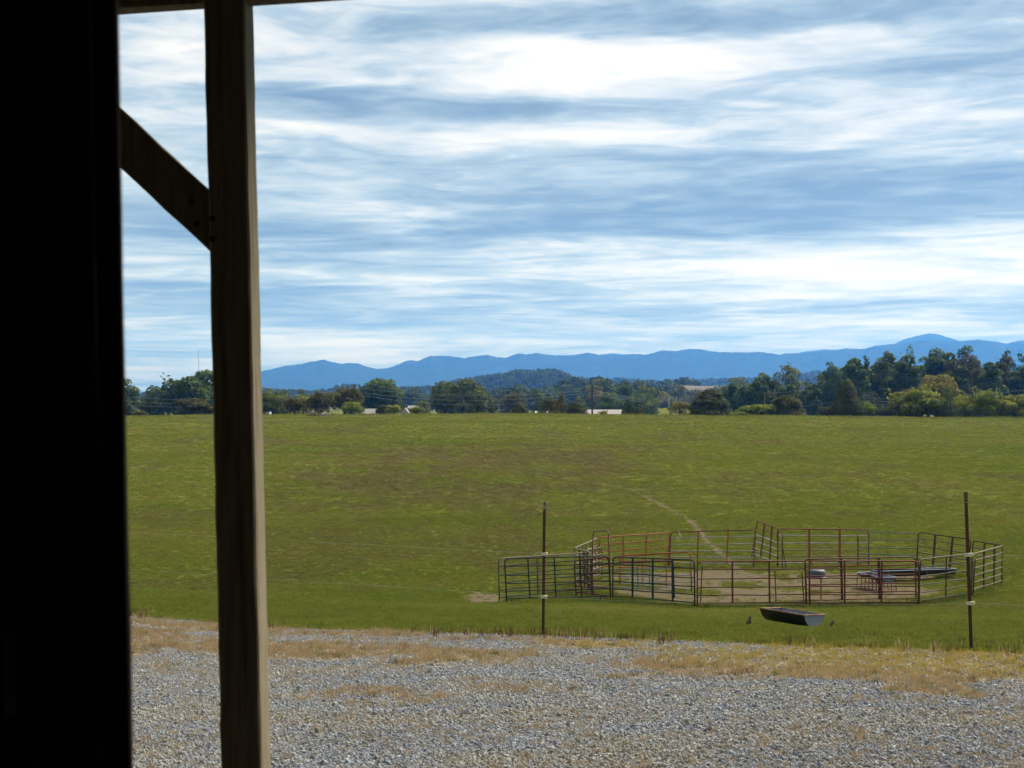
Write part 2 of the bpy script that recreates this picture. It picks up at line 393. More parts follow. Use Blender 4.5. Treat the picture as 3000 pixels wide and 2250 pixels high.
def make_stone_mat():
    m, T, b = mat('loose_stone'); rnd = T.n('ShaderNodeObjectInfo').outputs['Random']
    c = T.ramp(rnd, [(0, (.145, .152, .17)), (.3, (.19, .202, .23)), (.55, (.225, .242, .282)), (.7, (.265, .235, .18)), (.86, (.20, .178, .132)), (1, (.33, .338, .35))])
    dust = T.noise(T.v('MULTIPLY', pos(T), (.5, .8, 0)), 1.1, 4, .6)
    c = T.mix(T.m('MULTIPLY', T.maprange(dust, .42, .64), .55), c, (.27, .23, .155)); c = T.mix(T.m('MULTIPLY', T.maprange(dust, .56, .38), .5), c, (.18, .205, .255))
    c = T.mix(T.m('MULTIPLY', T.noise(objc(T), 3.0, 4, .6), .35), c, (.20, .20, .20))
    T.put(b.inputs['Base Color'], c); b.inputs['Roughness'].default_value = .8; return m
M['stone'] = make_stone_mat()

def leaf_mat(name, c1, c2, c3):
    m, T, b = mat(name)
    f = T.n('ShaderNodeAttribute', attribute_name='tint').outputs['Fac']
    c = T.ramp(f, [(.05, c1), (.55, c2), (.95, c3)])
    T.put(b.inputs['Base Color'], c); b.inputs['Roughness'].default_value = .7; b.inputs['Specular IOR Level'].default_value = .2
    tr = T.n('ShaderNodeBsdfTranslucent'); T.put(tr.inputs[0], c)
    mx = T.n('ShaderNodeMixShader'); mx.inputs[0].default_value = .36
    T.l.new(b.outputs[0], mx.inputs[1]); T.l.new(tr.outputs[0], mx.inputs[2])
    out = [n for n in T.t.nodes if n.type == 'OUTPUT_MATERIAL'][0]; T.l.new(mx.outputs[0], out.inputs[0])
    return m
M['lf_dark'] = leaf_mat('leaf_dark', (.030, .056, .013), (.074, .112, .025), (.140, .178, .038))
M['lf_oak'] = leaf_mat('leaf_oak', (.046, .066, .016), (.108, .132, .028), (.180, .185, .040))
M['lf_olive'] = leaf_mat('leaf_olive', (.050, .052, .018), (.088, .086, .026), (.135, .115, .034))
M['lf_cedar'] = leaf_mat('leaf_cedar', (.036, .046, .014), (.080, .086, .023), (.140, .134, .033))
M['lf_rust'] = leaf_mat('leaf_rust', (.048, .046, .014), (.092, .086, .024), (.145, .122, .034))
M['lf_yellow'] = leaf_mat('leaf_yellow_green', (.11, .132, .016), (.20, .216, .023), (.33, .31, .036))
M['lf_lime'] = leaf_mat('leaf_lime', (.092, .128, .016), (.165, .200, .023), (.26, .275, .034))
M['lf_gold'] = leaf_mat('leaf_gold', (.085, .095, .024), (.16, .15, .034), (.27, .22, .05))
M['lf_far'] = leaf_mat('leaf_far', (.024, .042, .014), (.050, .074, .020), (.095, .115, .028))
M['bark'] = mat_noise('bark', (.045, .036, .028), (.09, .075, .06), 2, .95)

# ================================================================== ground sheet
def line_dist(x, y, pts):
    d = np.full(x.shape, 1e9)
    for (ax, ay), (bx, by) in zip(pts[:-1], pts[1:]):
        vx, vy = bx - ax, by - ay; t = np.clip(((x - ax) * vx + (y - ay) * vy) / (vx * vx + vy * vy), 0, 1)
        d = np.minimum(d, np.hypot(x - ax - t * vx, y - ay - t * vy))
    return d
PATH = [pix2ground(*q) for q in ((2160, 1668), (2128, 1637), (2083, 1598), (2056, 1565), (2047, 1549), (2026, 1529), (1960, 1491), (1859, 1437), (1757, 1418), (1587, 1389), (1418, 1365), (1296, 1342), (1147, 1318), (943, 1304), (781, 1287))]
PEN = [(X(1700, 53), 53), (X(1790, 50.3), 50.3), (X(2040, 48.2), 48.2), (X(2360, 48.8), 48.8), (X(2690, 49.2), 49.2), (X(2850, 51.7), 51.7), (X(2938, 54.6), 54.6),
       (X(2848, 57.2), 57.2), (X(2690, 59.5), 59.5), (X(2540, 60), 60), (X(2210, 59.3), 59.3), (X(1963, 60), 60), (X(1757, 58), 58), (X(1700, 53), 53)]
def in_poly(x, y, poly):
    r = np.zeros(x.shape, bool)
    for (ax, ay), (bx, by) in zip(poly[:-1], poly[1:]):
        c = ((ay > y) != (by > y)) & (x < (bx - ax) * (y - ay) / (by - ay + 1e-12) + ax); r ^= c
    return r
def masks(x, y):
    e = edge_y(x); s = y - e                                    # >0: beyond the edge of the gravel
    n1 = fbm(x * 1.3, y * 1.3, 4, 11); n2 = fbm(x / 5., y / 9., 4, 21)
    grav = 1 - sstep(-.12, .22, s + (n1 - .5) * .5)
    # dead grass on the gravel: a golden strip along the edge, fading and patchy towards the barn
    gold_strip = np.exp(-((s + .80 + .25 * np.sin(x * .9)) / (.50 + .45 * sstep(0, 4, x))) ** 2) * (.48 + .55 * sstep(-1, 2.2, x))
    st2 = np.exp(-((s + 3.0) / .8) ** 2) * .62 * (1 - sstep(3.5, 6, x)) + np.exp(-((s + 1.9) / .5) ** 2) * .5 * sstep(0, 3, x) + np.exp(-((s + 5.2) / .9) ** 2) * .30
    blotch = fbm(x * .55, y * .8, 4, 31)
    straw = np.clip(.22 * sstep(-6.5, -1, s) + (gold_strip + st2) * (.40 + 1.2 * sstep(.36, .66, blotch)) + .75 * sstep(.58, .74, fbm(x * .9, y * 1.4, 4, 37)) * (1 - sstep(-3, -8, s) * .55), 0, 1)
    straw = straw * sstep(.0, .35, -s + .3)
    pen = in_poly(x, y, PEN).astype(float)
    dpen = line_dist(x, y, PEN); inside = pen * sstep(.0, 2.2, dpen + (n1 - .5) * 2.2)
    bare = inside * (.15 + .8 * sstep(.30, .56, fbm(x / 2.2, y / 2.2, 4, 41))) * (1 - .75 * sstep(4.8, 2.2, x + .25 * (y - 50)))
    pd = line_dist(x, y, PATH); pw = .15 + .02 * (y < 80)
    path = (1 - sstep(pw * .55, pw * 1.5, pd + (n1 - .5) * .25)) * np.where(y < 88, 1, np.where(y < 112, .72, .62))
    pa = pix2ground(1420, 1755); path = np.maximum(path, .95 * np.exp(-(((x - pa[0]) / .9) ** 2 + ((y - pa[1]) / 2.4) ** 2)) * (.5 + n1))
    dirt = np.clip(np.maximum(bare, path), 0, 1)
    dry = sstep(.53, .72, n2) * .55 * sstep(30, 60, y)
    zone = np.exp(-((y - 118) / 34) ** 2) * sstep(-24, -8, x) * (1 - sstep(4, 15, x))
    dry = np.clip(dry + zone * (.25 + 1.1 * sstep(.44, .60, fbm(x / 2.6, y / 5.5, 4, 51))) + .45 * np.exp(-(pd / 2.2) ** 2) * sstep(80, 100, y), 0, 1)
    dry = np.clip(dry + .35 * sstep(.62, .75, fbm(x / 1.2, y / 2.5, 3, 61)) * sstep(40, 70, y), 0, 1)
    lush = (sstep(.1, 1.0, s) * (1 - sstep(13, 31, s + (n2 - .5) * 16))) * .45
    lush = np.maximum(lush, .7 * np.exp(-((dpen - .3) / .5) ** 2) * (y < 53))
    bounce_cut = 1 - sstep(6.3, 7.3, y + (n1 - .5) * .6); grav = grav * (1 - bounce_cut)  # out of view: dark ground added to dim the post front
    return dict(bounce_cut=bounce_cut, grav=grav, straw=straw, dirt=dirt, dry=dry, lush=lush)

def build_ground():
    az = np.concatenate([np.linspace(-180, -60, 13)[:-1], np.linspace(-60, -23, 20)[:-1], np.linspace(-23, 23, 421), np.linspace(23, 60, 20)[1:], np.linspace(60, 180, 13)[1:]])
    az = np.radians(az[:-1])
    r = np.concatenate([[1.0, 2, 3, 4, 5], np.exp(np.linspace(math.log(6), math.log(300), 520)), np.exp(np.linspace(math.log(310), math.log(12400), 110))])
    A, R = np.meshgrid(az, r); x = R * np.sin(A); y = R * np.cos(A)
    y_ = np.where(y < 0, np.maximum(y, -390), y)
    z = ground(x, y_); mk = masks(x.ravel(), y.ravel())
    nr, na = R.shape; v = np.stack([x.ravel(), y.ravel(), z.ravel()], 1)
    i = np.arange(nr - 1)[:, None] * na; j = np.arange(na)[None, :]; j2 = (j + 1) % na
    f = np.stack([(i + j), (i + j2), (i + na + j2), (i + na + j)], -1).reshape(-1, 4)[:, ::-1]
    c = len(v); v = np.vstack([v, [[0, 0, gz(0, 0)]]])
    fl = f.tolist() + [[c, (k + 1) % na, k][::-1] for k in range(na)]
    at = {k: np.append(q, 0) for k, q in mk.items()}
    o = link_mesh('ground', v, fl, M['ground'], smooth=True, attrs=at); tag(o, kind='structure')
build_ground()

# ------------------------------------------------------------------ mountains, foothills
MP = [(-1500, 1120), (-600, 1105), (0, 1120), (340, 1126), (385, 1143), (405, 1144), (432, 1152), (450, 1165), (520, 1170), (600, 1135), (690, 1105), (770, 1087), (800, 1080), (840, 1070), (880, 1066), (905, 1060), (925, 1057), (945, 1052), (960, 1056), (985, 1062), (1000, 1066),
      (1020, 1063), (1050, 1065), (1080, 1075), (1105, 1080), (1135, 1079), (1165, 1068), (1195, 1055), (1225, 1058), (1260, 1042), (1290, 1041), (1330, 1044), (1360, 1049), (1400, 1042), (1430, 1039), (1460, 1048), (1485, 1048),
      (1520, 1036), (1545, 1039), (1575, 1032), (1610, 1039), (1650, 1040), (1670, 1041), (1720, 1034), (1760, 1042), (1800, 1040), (1840, 1037), (1900, 1037), (1940, 1026), (1980, 1029), (2020, 1022), (2060, 1026), (2085, 1031),
      (2130, 1032), (2200, 1032), (2225, 1031), (2260, 1034), (2283, 1039), (2300, 1034), (2330, 1034), (2380, 1031), (2440, 1027), (2475, 1025), (2500, 1023), (2530, 1022), (2560, 1014), (2600, 1009), (2640, 1007), (2680, 1000),
      (2730, 996), (2790, 998), (2820, 1000), (2850, 997), (2865, 994), (2890, 997), (2925, 1003), (2945, 1008), (2980, 1000), (3010, 998), (3200, 985), (3600, 1000), (4500, 1040)]
MP2 = [(1500, 1100), (1700, 1060), (1750, 1040), (1800, 1035), (1850, 1042), (2200, 1060), (2300, 1040), (2370, 1029), (2410, 1025), (2450, 1023), (2480, 1019), (2530, 1024), (2600, 1018), (2650, 995), (2700, 980), (2722, 976), (2750, 980), (2790, 993), (2830, 1006), (2900, 1030), (3100, 1060), (3600, 1050)]
def mountain(name, P, d0, d1, dr, seed, m):
    px = np.concatenate([np.arange(P[0][0], 300, 20), np.arange(300, 3050, 3.0), np.arange(3050, P[-1][0], 20)])
    px = px[px >= P[0][0]]; py = np.interp(px, [p[0] for p in P], [p[1] for p in P])
    k = np.array([.15, .35, .5, .35, .15]); k = np.convolve(k, k); k /= k.sum()
    py = np.convolve(np.pad(py, 4, mode='edge'), k, 'valid')
    py = py + (fbm(px / 7., px * 0, 3, seed) - .5) * 3.2 + (fbm(px / 60., px * 0 + 3, 2, seed + 3) - .5) * 3
    H = (HOR - py) / F * dr + CZ
    kk = np.ones(61) / 61; Hs = np.convolve(np.pad(H, 30, mode='edge'), kk, 'valid'); Hr = H
    rows = np.linspace(0, 1, 26); v = []
    for t in rows:
        d = d0 + (d1 - d0) * t; qq = max(0.0, 1 - abs(t - (dr - d0) / (d1 - d0)) / .16); H = Hs * (1 - qq) + Hr * qq; tr = (dr - d0) / (d1 - d0)
        s = np.where(t < tr, t / tr, (1 - t) / (1 - tr)); s = s ** 1.25
        x = (px - 1500) / F * d
        n = (fbm(px / 55. + t * 2.2, px * 0 + t * 3.5, 4, seed + 9) - .5) * 30 * s * (1 - s) * 2
        v.append(np.stack([x, np.full_like(x, d), np.minimum(H * s + n, Hr * (d / dr) * .985) - 6 * (t == 0)], 1))
    jt = int(round((dr - d0) / (d1 - d0) * 25)); xr = (px - 1500) / F * dr
    v[jt] = np.stack([xr, np.full_like(xr, dr), Hr], 1)
    v = np.vstack(v); n = len(px); i = np.arange(25)[:, None] * n; j = np.arange(n - 1)[None, :]
    f = np.stack([i + j, i + j + 1, i + n + j + 1, i + n + j], -1).reshape(-1, 4)
    return tag(link_mesh(name, v, f, m, smooth=True), kind='structure')
def forest_mat():
    m, T, b = mat('distant_forest'); p = pos(T)
    T.put(b.inputs['Base Color'], T.ramp(T.noise(p, .012, 6, .65), [(.35, (.014, .024, .013)), (.65, (.032, .043, .020))])); b.inputs['Roughness'].default_value = 1; b.inputs['Specular IOR Level'].default_value = 0
    return m
M['forest'] = forest_mat()
mountain('mountains', MP, 7200, 10200, 9000, 5, M['forest'])
mountain('far_mountains', MP2, 9900, 12200, 11200, 15, M['forest'])

# ------------------------------------------------------------------ the air
hz = MB().box((0, 200, 0), (12600, 0, 0), (0, 12600, 0), (0, 0, 1)); hv = np.array(hz.v)
hv[:, 2] = np.where(hv[:, 2] > 0, CZ + 610, -9.5)
def make_haze():
    m = bpy.data.materials.new('haze_air'); m.use_nodes = True; m.node_tree.nodes.clear(); T = NT(m.node_tree)
    out = T.n('ShaderNodeOutputMaterial'); pv = T.n('ShaderNodeVolumePrincipled')
    pv.inputs['Color'].default_value = (.075, .30, 1.0, 1); pv.inputs['Absorption Color'].default_value = (1, 1, 1, 1); pv.inputs['Density'].default_value = 9.6e-5; pv.inputs['Anisotropy'].default_value = .3
    T.l.new(pv.outputs[0], out.inputs['Volume']); return m
tag(link_mesh('haze', hv, hz.f, make_haze()), kind='stuff')

# ================================================================== barn doorway
AL = math.radians(3.7)
bu = np.array([math.cos(AL), -math.sin(AL), 0]); bv = np.array([math.sin(AL), math.cos(AL), 0]); bz = np.array([-0.0228, 0, 1.0])  # the old frame leans a little
barn = empty('barn', (0, 1.0, 0)); tag(barn, 'dark barn doorway with weathered square post, knee brace and beam framing the view', 'barn')
ORG = np.array([0, 1.0, 0.0])
def bpart(name, mb, m): return mb.build(name, m, barn, ORG)
def solid(p0, du, dv, dw):  # box from a corner with edge vectors
    du, dv, dw = map(np.asarray, (du, dv, dw)); return MB().box(np.asarray(p0) + (du + dv + dw) / 2, du / 2, dv / 2, dw / 2)
def rough_beam(p0, axis, du, dv, n, seed, amp=.004):
    """a sawn timber: square section swept along axis with slightly worn, wavy edges"""
    rng = np.random.default_rng(seed); mb = MB(); axis = np.asarray(axis, float); L = np.linalg.norm(axis)
    u = du / np.linalg.norm(du); w = dv / np.linalg.norm(dv); prof_ = []
    base = [(0, 0), (1, 0), (1, 1), (0, 1)]
    ch = .05
    for (a, c) in base:
        nxt = base[(base.index((a, c)) + 1) % 4]; prv = base[(base.index((a, c)) - 1) % 4]
        prof_.append((a + (prv[0] - a) * ch, c + (prv[1] - c) * ch)); prof_.append((a + (nxt[0] - a) * ch, c + (nxt[1] - c) * ch))
    k = len(prof_)
    for i in range(n + 1):
        p = np.asarray(p0) + axis * i / n
        for j, (a, c) in enumerate(prof_):
            wv = amp * (2 * fbm(np.array([i * .35]), np.array([j // 2 * 7.7 + seed]), 4, seed)[0] - 1) * 1.6
            mb.v.append(tuple(p + du * a + dv * c + u * wv + w * wv * .6))
    for i in range(n):
        for j in range(k): mb.f.append((i * k + j, i * k + (j + 1) % k, (i + 1) * k + (j + 1) % k, (i + 1) * k + j))
    mb.f.append(tuple(range(k))[::-1]); mb.f.append(tuple(n * k + j for j in range(k)))
    return mb
PD = 4.9; PW = .140
p_eye = np.array([X(622.5, PD), PD, CZ])                      # left front edge of the post at eye height
pf = lambda h: p_eye + bz * h
post_base = gz(p_eye[0], PD) - .05
bpart('post', rough_beam(pf(post_base - CZ), bz * (3.75 - post_base), bu * PW, bv * PW, 90, 3, .0018), M['post_wood'])
# beam on the posts, rising slightly to the right
bdir = bu + np.array([0, 0, .046]); bh = Z(16, PD)
b0 = np.array([X(345, PD), PD + .03, bh])
bpart('beam', rough_beam(b0 - bdir * 2.6, bdir * 7.2, np.array([0, 0, .20]), bv * .085, 40, 9, .002), M['post_wood'])
# knee brace
def on_post(py): return np.array([X(602, PD), PD, Z(py, PD)])
q_lo = np.array([X(640, PD), PD, Z(591, PD)]); q_hi = np.array([X(345, PD), PD, Z(316, PD)])
ax = (q_lo - q_hi); axn = ax / np.linalg.norm(ax); nrm = np.array([axn[2], 0, -axn[0]]); nrm = nrm if nrm[2] < 0 else -nrm
start = q_hi - axn * .44
bpart('brace', rough_beam(start + bv * .052, axn * (np.linalg.norm(ax) + .44 + .11), nrm * .150, bv * .045, 30, 21, .002), M['post_wood'])
for q, (px_, py_) in enumerate(((622, 640), (622, 700), (560, 590), (575, 655))):
    dq = PD - .004 if q < 2 else PD + .049
    c = np.array([X(px_, dq), dq, Z(py_, dq)]); bpart('bolt', MB().tube([c + np.array([0, .01, 0]), c - np.array([0, .006, 0])], .011, 6), M['post_rust'])
second = pf(0) + bu * 3.6
bpart('post', rough_beam(second + bz * (post_base - CZ), bz * (3.75 - post_base), bu * PW, bv * PW, 20, 5), M['post_wood'])
# door jamb beside the camera and the boarded wall
WD = 2.02
jr = np.array([X(362, WD), WD, CZ]); jz = np.array([-0.0195, 0, 1.0]); jl = np.array([X(283, WD), WD, CZ]); jzl = np.array([-0.0205, 0, 1.0])
jw = jr[0] - jl[0]
bpart('jamb', rough_beam(jr - bu * jw + jz * (-CZ), jz * 3.0, bu * jw, bv * .012, 24, 31, .0015), M['dark_wood'])
for k in range(12):
    c = jl + bv * (.022 + .006 * (k % 2)) - bu * (.19 * (k + 1))
    bpart('board', solid(c - jzl * CZ, bu * .184, bv * .022, jzl * 3.0), M['dark_wood'])
g0 = jl - bu * 2.25 + bv * -.03
bpart('girt', solid(g0 + np.array([0, 0, -.435]), bu * 2.13, bv * .045, np.array([0, 0, .115])), M['dark_wood'])
bpart('girt', solid(g0 + np.array([0, 0, .62]), bu * 2.13, bv * .045, np.array([0, 0, .10])), M['dark_wood'])
bpart('bolt', MB().tube([jl + jz * -.057 + bu * .004 + bv * .0, jl + jz * -.057 + bu * .004 - bv * .006], .004, 8), M['bare_steel'])
# the rest of the barn: closed behind the camera, widened to block side light
bpart('wall', solid((-10.04, -6.0, -.05), (.04, 0, 0), (0, 8.1, 0), (0, 0, 3.95)), M['dark_wood'])
bpart('wall', solid((10.0, -6.0, -.05), (.04, 0, 0), (0, 8.1, 0), (0, 0, 3.95)), M['dark_wood'])
bpart('wall', solid((-10.0, -6.0, -.05), (20.0, 0, 0), (0, .04, 0), (0, 0, 3.95)), M['dark_wood'])
bpart('header', solid((-10.0, 1.96, 2.72), (20.0, 0, 0), (0, .10, 0), (0, 0, 1.10)), M['dark_wood'])
bpart('wall', solid((2.4, 1.98, -.05), (7.6, 0, 0), (0, .04, 0), (0, 0, 2.76)), M['dark_wood'])
bpart('wall', solid((-10.0, 2.30, -.05), (7.5, 0, 0), (0, .04, 0), (0, 0, 2.76)), M['dark_wood'])
bpart('floor', solid((-10.0, -5.96, -.10), (20.0, 0, 0), (0, 7.96, 0), (0, 0, .10)), M['concrete'])
bpart('roof', solid((-10.3, -6.2, 3.90), (20.6, 0, 0), (0, 11.9, -.22), (0, 0, .04)), M['roof_metal'])

# ================================================================== steel posts of the fence line
def steel_post(px_top, py_top, px_base, d, label, ins, first):
    xb = X(px_base, d); zb = gz(xb, d); top = np.array([X(px_top, d), d, Z(py_top, d)]); bot = np.array([xb, d, zb - .03])
    r = empty('steel_post', (xb, d, zb)); tag(r, label, 'fence post', 'steel fence posts along the gravel edge'); O = (xb, d, zb)
    a = (top - bot); u = np.array([1, 0, 0]); w = np.array([0, 1, 0])
    sh = MB(); c = (top + bot) / 2
    sh.box(c, u * .017, w * .0032, a / 2); sh.box(c + w * .019, u * .0032, w * .0156, a / 2)
    sh.build('shaft', M['post_rust'], r, O)
    st = MB(); k = 0
    for i in range(24):
        p = bot + a * (.12 + .86 * i / 24); st.box(p - w * .0062, u * .0055, w * .003, np.array([0, 0, .008]))
    tag(st.build('stud', M['post_rust'], r, O), kind='stuff')
    MB().box(top - a / np.linalg.norm(a) * .055 - w * .001, u * .0185, w * .0048, a / np.linalg.norm(a) * .055).build('tip', M['tip_paint'], r, O)
    for py in ins:
        t = (Z(py, d) - bot[2]) / a[2]; p = bot + a * t
        q = MB().box(p - w * .014 + u * -.002, u * .030, w * .016, np.array([0, 0, .017])).build('insulator', M['insulator'], r, O)
        MB().tube([p - w * .014 + u * .028, p - w * .014 + u * .036, p - w * .014 + u * .044], [.019, .026, .019], 12).build('knob', M['insulator_y'], q, O)
    return [bot + a * ((Z(py, d) - bot[2]) / a[2]) for py in ins]
sp1 = steel_post(1595, 1471, 1591, 17.3, 'rusty steel post with two pale insulators, left of the corral', (1623, 1748), True)
sp2 = steel_post(2829, 1441, 2846, 14.5, 'rusty steel post with two pale insulators, in front of the right corral end', (1625, 1767), False)
w_ = np.array([.05, -.014, 0])
for i, (nm, lb) in enumerate((('fence_wire', 'thin upper fence wire between the two steel posts'), ('fence_wire', 'thin lower fence wire between the two steel posts'))):
    a, b = sp1[i], sp2[i]; d_ = b - a
    pts = [a - d_ * 1.6 + np.array([0, 0, .35])] + [a + d_ * t + w_ - np.array([0, 0, .05 * 4 * t * (1 - t)]) for t in np.linspace(0, 1, 9)] + [b + d_ * 1.0 + np.array([0, 0, -.1])]
    tag(MB().tube(pts, .0007, 4, False).build(nm, M['wire']), lb, 'wire', 'fence wires')

# ================================================================== corral
def panel(label, L, R, col, rail=None, up=None, rails=(.83, .63, .45, .28, .11), ups=(1/3, 2/3), feet=(.07, .93), name='corral_fence', cat='corral panel', group='pipe panels of the corral', skid=False, upr=.022, rcols=None, pins=True, rad=.025):
    """L, R: (x of top, y of top, x of base, distance) of the two ends in the photograph"""
    e = []
    for (pt, py, pb, d) in (L, R):
        xb = X(pb, d); e.append((np.array([xb, d, gz(xb, d) - .02]), np.array([X(pt, d), d, Z(py, d)])))
    O = tuple((e[0][0] + e[1][0]) / 2); r = empty(name, O); tag(r, label, cat, group)
    P = lambda s, t: e[0][0] * (1 - s) * (1 - t) + e[1][0] * s * (1 - t) + e[0][1] * (1 - s) * t + e[1][1] * s * t
    Ln = np.linalg.norm(e[0][0] - e[1][0]); Ht = np.linalg.norm(e[0][1] - e[0][0]); cr = .15; cs, ct = cr / Ln, cr / Ht
    pts = [P(0, 0), P(0, .5)] + [P(cs * (1 - math.cos(a)), 1 - ct * (1 - math.sin(a))) for a in np.linspace(0, math.pi / 2, 6)]
    pts += [P(1 - cs * (1 - math.cos(a)), 1 - ct * (1 - math.sin(a))) for a in np.linspace(math.pi / 2, 0, 6)] + [P(1, .5), P(1, 0)]
    MB().tube(pts, rad, 8).build('frame', M[col], r, O, True)
    rng = np.random.default_rng(int(abs(L[0]) * 7 + abs(R[0])))
    for i, t in enumerate(rails):
        m = (rcols[i] if rcols else (rail or col)); k = [P(s, t + rng.normal(0, .0045)) for s in np.linspace(0, 1, 6)]
        k[0], k[-1] = P(0, t), P(1, t)
        MB().tube(k, .0215, 6, False).build('rail', M[m], r, O, True)
    nv = P(.5, 0) - P(.4, 0); nv = np.array([nv[1], -nv[0], 0]); nv /= np.linalg.norm(nv); al = (P(1, 0) - P(0, 0)) / Ln
    for s in ups:
        lo = rails[-1] - .01; c = (P(s, lo) + P(s, .995)) / 2; a = (P(s, .995) - P(s, lo)) / 2
        MB().box(c, al * upr, nv * .020, a).build('upright', M[up or col], r, O)
    for s in feet:
        MB().tube([P(s, 0), P(s, rails[-1])], .017, 6).build('foot', M[col], r, O)
    if skid:
        MB().tube([P(feet[0], .012), P(feet[-1], .012)], .016, 6).build('skid', M[col], r, O)
    if pins:
        for s, sg in ((0, -1), (1, 1)):
            for t in (.79, .26):
                MB().tube([P(s, t), P(s, t) + al * sg * .075], .012, 5).build('pin', M['post_rust'], r, O)
    return r

panel('dark green corral panel angling away behind the left steel post, farther of two', (1460, 1637, 1463, 49.6), (1722, 1619, 1725, 52.8), 'olive_pipe', rail='dark_green', ups=(.42,), skid=True, feet=(.2, .85))
panel('dark green corral panel behind the left steel post, nearer of two', (1478, 1637, 1485, 49.2), (1783, 1628, 1789, 50.4), 'dark_green', ups=(.22, .47, .72), skid=True, feet=(.05, .9), upr=.018)
panel('short maroon corral panel just left of the tall arch gateway', (1682, 1644, 1688, 51.9), (1783, 1632, 1789, 50.55), 'maroon', ups=(.5,), feet=())
panel('foreshortened corral panel with pale tan top rail on the far left side', (1684, 1605, 1687, 54.2), (1750, 1577, 1752, 58.2), 'tan_pipe', up='olive_pipe', rails=(.80, .60, .40, .2), ups=(.18, .33, .48, .7), feet=())
panel('foreshortened corral panel with pale tan top rail left of the arch legs', (1684, 1605.5, 1686, 54.15), (1730, 1619, 1732, 51.6), 'tan_pipe', rail='olive_pipe', up='maroon', ups=(.3, .6, .8), feet=())
panel('short weathered corral panel seen between the two legs of the arch', (1716, 1612, 1718, 55.0), (1762, 1604, 1764, 56.6), 'olive_pipe', rail='tan_pipe', up='olive_pipe', rails=(.8, .6, .4, .2), ups=(.3, .6, .85), feet=())
panel('dark green corral panel right of the arch gateway', (1796, 1631, 1795, 50.5), (2034, 1641, 2036, 48.1), 'dark_green', ups=(.25, .5, .74), feet=(), upr=.030)
panel('red brown corral panel at the front centre, right of the dark green one', (2043, 1646, 2043, 48.0), (2360, 1643, 2363, 48.6), 'red_brown', rail='maroon', ups=(.32, .66), feet=(.91,), upr=.026)
panel('dark red corral panel at the front, the farther of the doubled pair', (2358, 1638, 2362, 48.9), (2682, 1631, 2684, 49.4), 'maroon', rail='red_brown', ups=(.325, .665), feet=(.92,), upr=.036, rails=(.84, .64, .46, .29, .14))
panel('dark red corral panel at the front, the nearer of the doubled pair', (2371, 1643, 2373, 48.4), (2692, 1644, 2690, 48.7), 'red_brown', rail='maroon', ups=(.32, .66), feet=(.08, .92), upr=.026)
panel('weathered tan corral panel running back right of the doubled red panels', (2696, 1639, 2692, 49.2), (2846, 1622, 2846, 51.6), 'olive_pipe', rail='olive_pipe', up='post_rust', ups=(.5,), feet=(.1, .87), skid=True, upr=.016, rcols=('olive_pipe', 'olive_pipe', 'olive_pipe', 'olive_pipe', 'olive_pipe'))
panel('tan corral panel with dark green uprights at the far right corner', (2850, 1623, 2852, 51.8), (2938, 1599, 2936, 54.5), 'tan_pipe', rail='tan_pipe', up='dark_green', rails=(.84, .66, .49, .33, .17, .05), ups=(.35, .7), feet=(), upr=.022)
panel('dark brown corral panel closing the back right corner', (2851, 1584, 2846, 57.0), (2937, 1598, 2934, 54.9), 'post_rust', rail='olive_pipe', up='maroon', rails=(.82, .62, .44, .28, .12), ups=(.4, .75), feet=(), upr=.034)
panel('dark brown leaning corral panel at the back right, beyond the long black feeder', (2691, 1559, 2684, 59.3), (2845, 1581, 2832, 57.3), 'post_rust', rail='olive_pipe', up='maroon', ups=(.33, .66), feet=(), upr=.040)
panel('slim green metal gate at the back of the corral', (2512, 1559, 2513, 59.9), (2690, 1562, 2689, 59.5), 'teal', rails=(.78, .56, .37, .18), ups=(.5,), feet=(), name='corral_gate', cat='gate', group=None, upr=.010, rad=.017)
panel('red corral panel at the back, overlapping the slim green gate', (2278, 1549, 2279, 59.6), (2545, 1552, 2545, 60.1), 'red_brown', rail='bare_steel', up='orange_red', ups=(.345, .68), feet=(.05,), upr=.038, rcols=('bare_steel', 'bare_steel', 'tan_pipe', 'tan_pipe', 'bare_steel'))
panel('short red corral panel tilted outward at the back, standing highest', (2219, 1525, 2202, 62.6), (2281, 1549, 2277, 59.75), 'red_brown', rail='bare_steel', up='red_brown', ups=(.35, .7), feet=(), upr=.05, rcols=('red_brown', 'bare_steel', 'bare_steel', 'bare_steel', 'bare_steel'))
panel('red corral panel with bare steel rails at the back, in front of the dirt path', (1965, 1559, 1962, 60.0), (2214, 1552, 2207, 59.4), 'red_brown', rail='bare_steel', up='orange_red', ups=(.33, .68), feet=(.9,), upr=.028)
panel('orange red corral panel at the back left, beside the arch', (1757, 1574, 1757, 57.9), (1962, 1561, 1957, 59.9), 'orange_red', ups=(.33, .66), feet=(), upr=.016, rails=(.80, .60, .40, .2))
panel('orange topped corral panel with white lower rails standing inside the corral', (1817, 1628, 1816, 55.0), (2023, 1617, 2026, 52.9), 'orange_red', rails=(.80, .60, .42, .24, .07), rcols=('orange_red', 'orange_red', 'bare_steel', 'bare_steel', 'bare_steel'), ups=(.33, .66), feet=(), upr=.014)
panel('blue grey corral panel inside the corral, behind the dark green one', (1729, 1652, 1729, 53.0), (1972, 1643, 1976, 51.2), 'dark_green', rails=(.80, .58, .40, .22), rail='bare_steel', up='teal', ups=(.58, .72), feet=(), rcols=('bare_steel', 'bare_steel', 'bare_steel', 'bare_steel'), upr=.016)
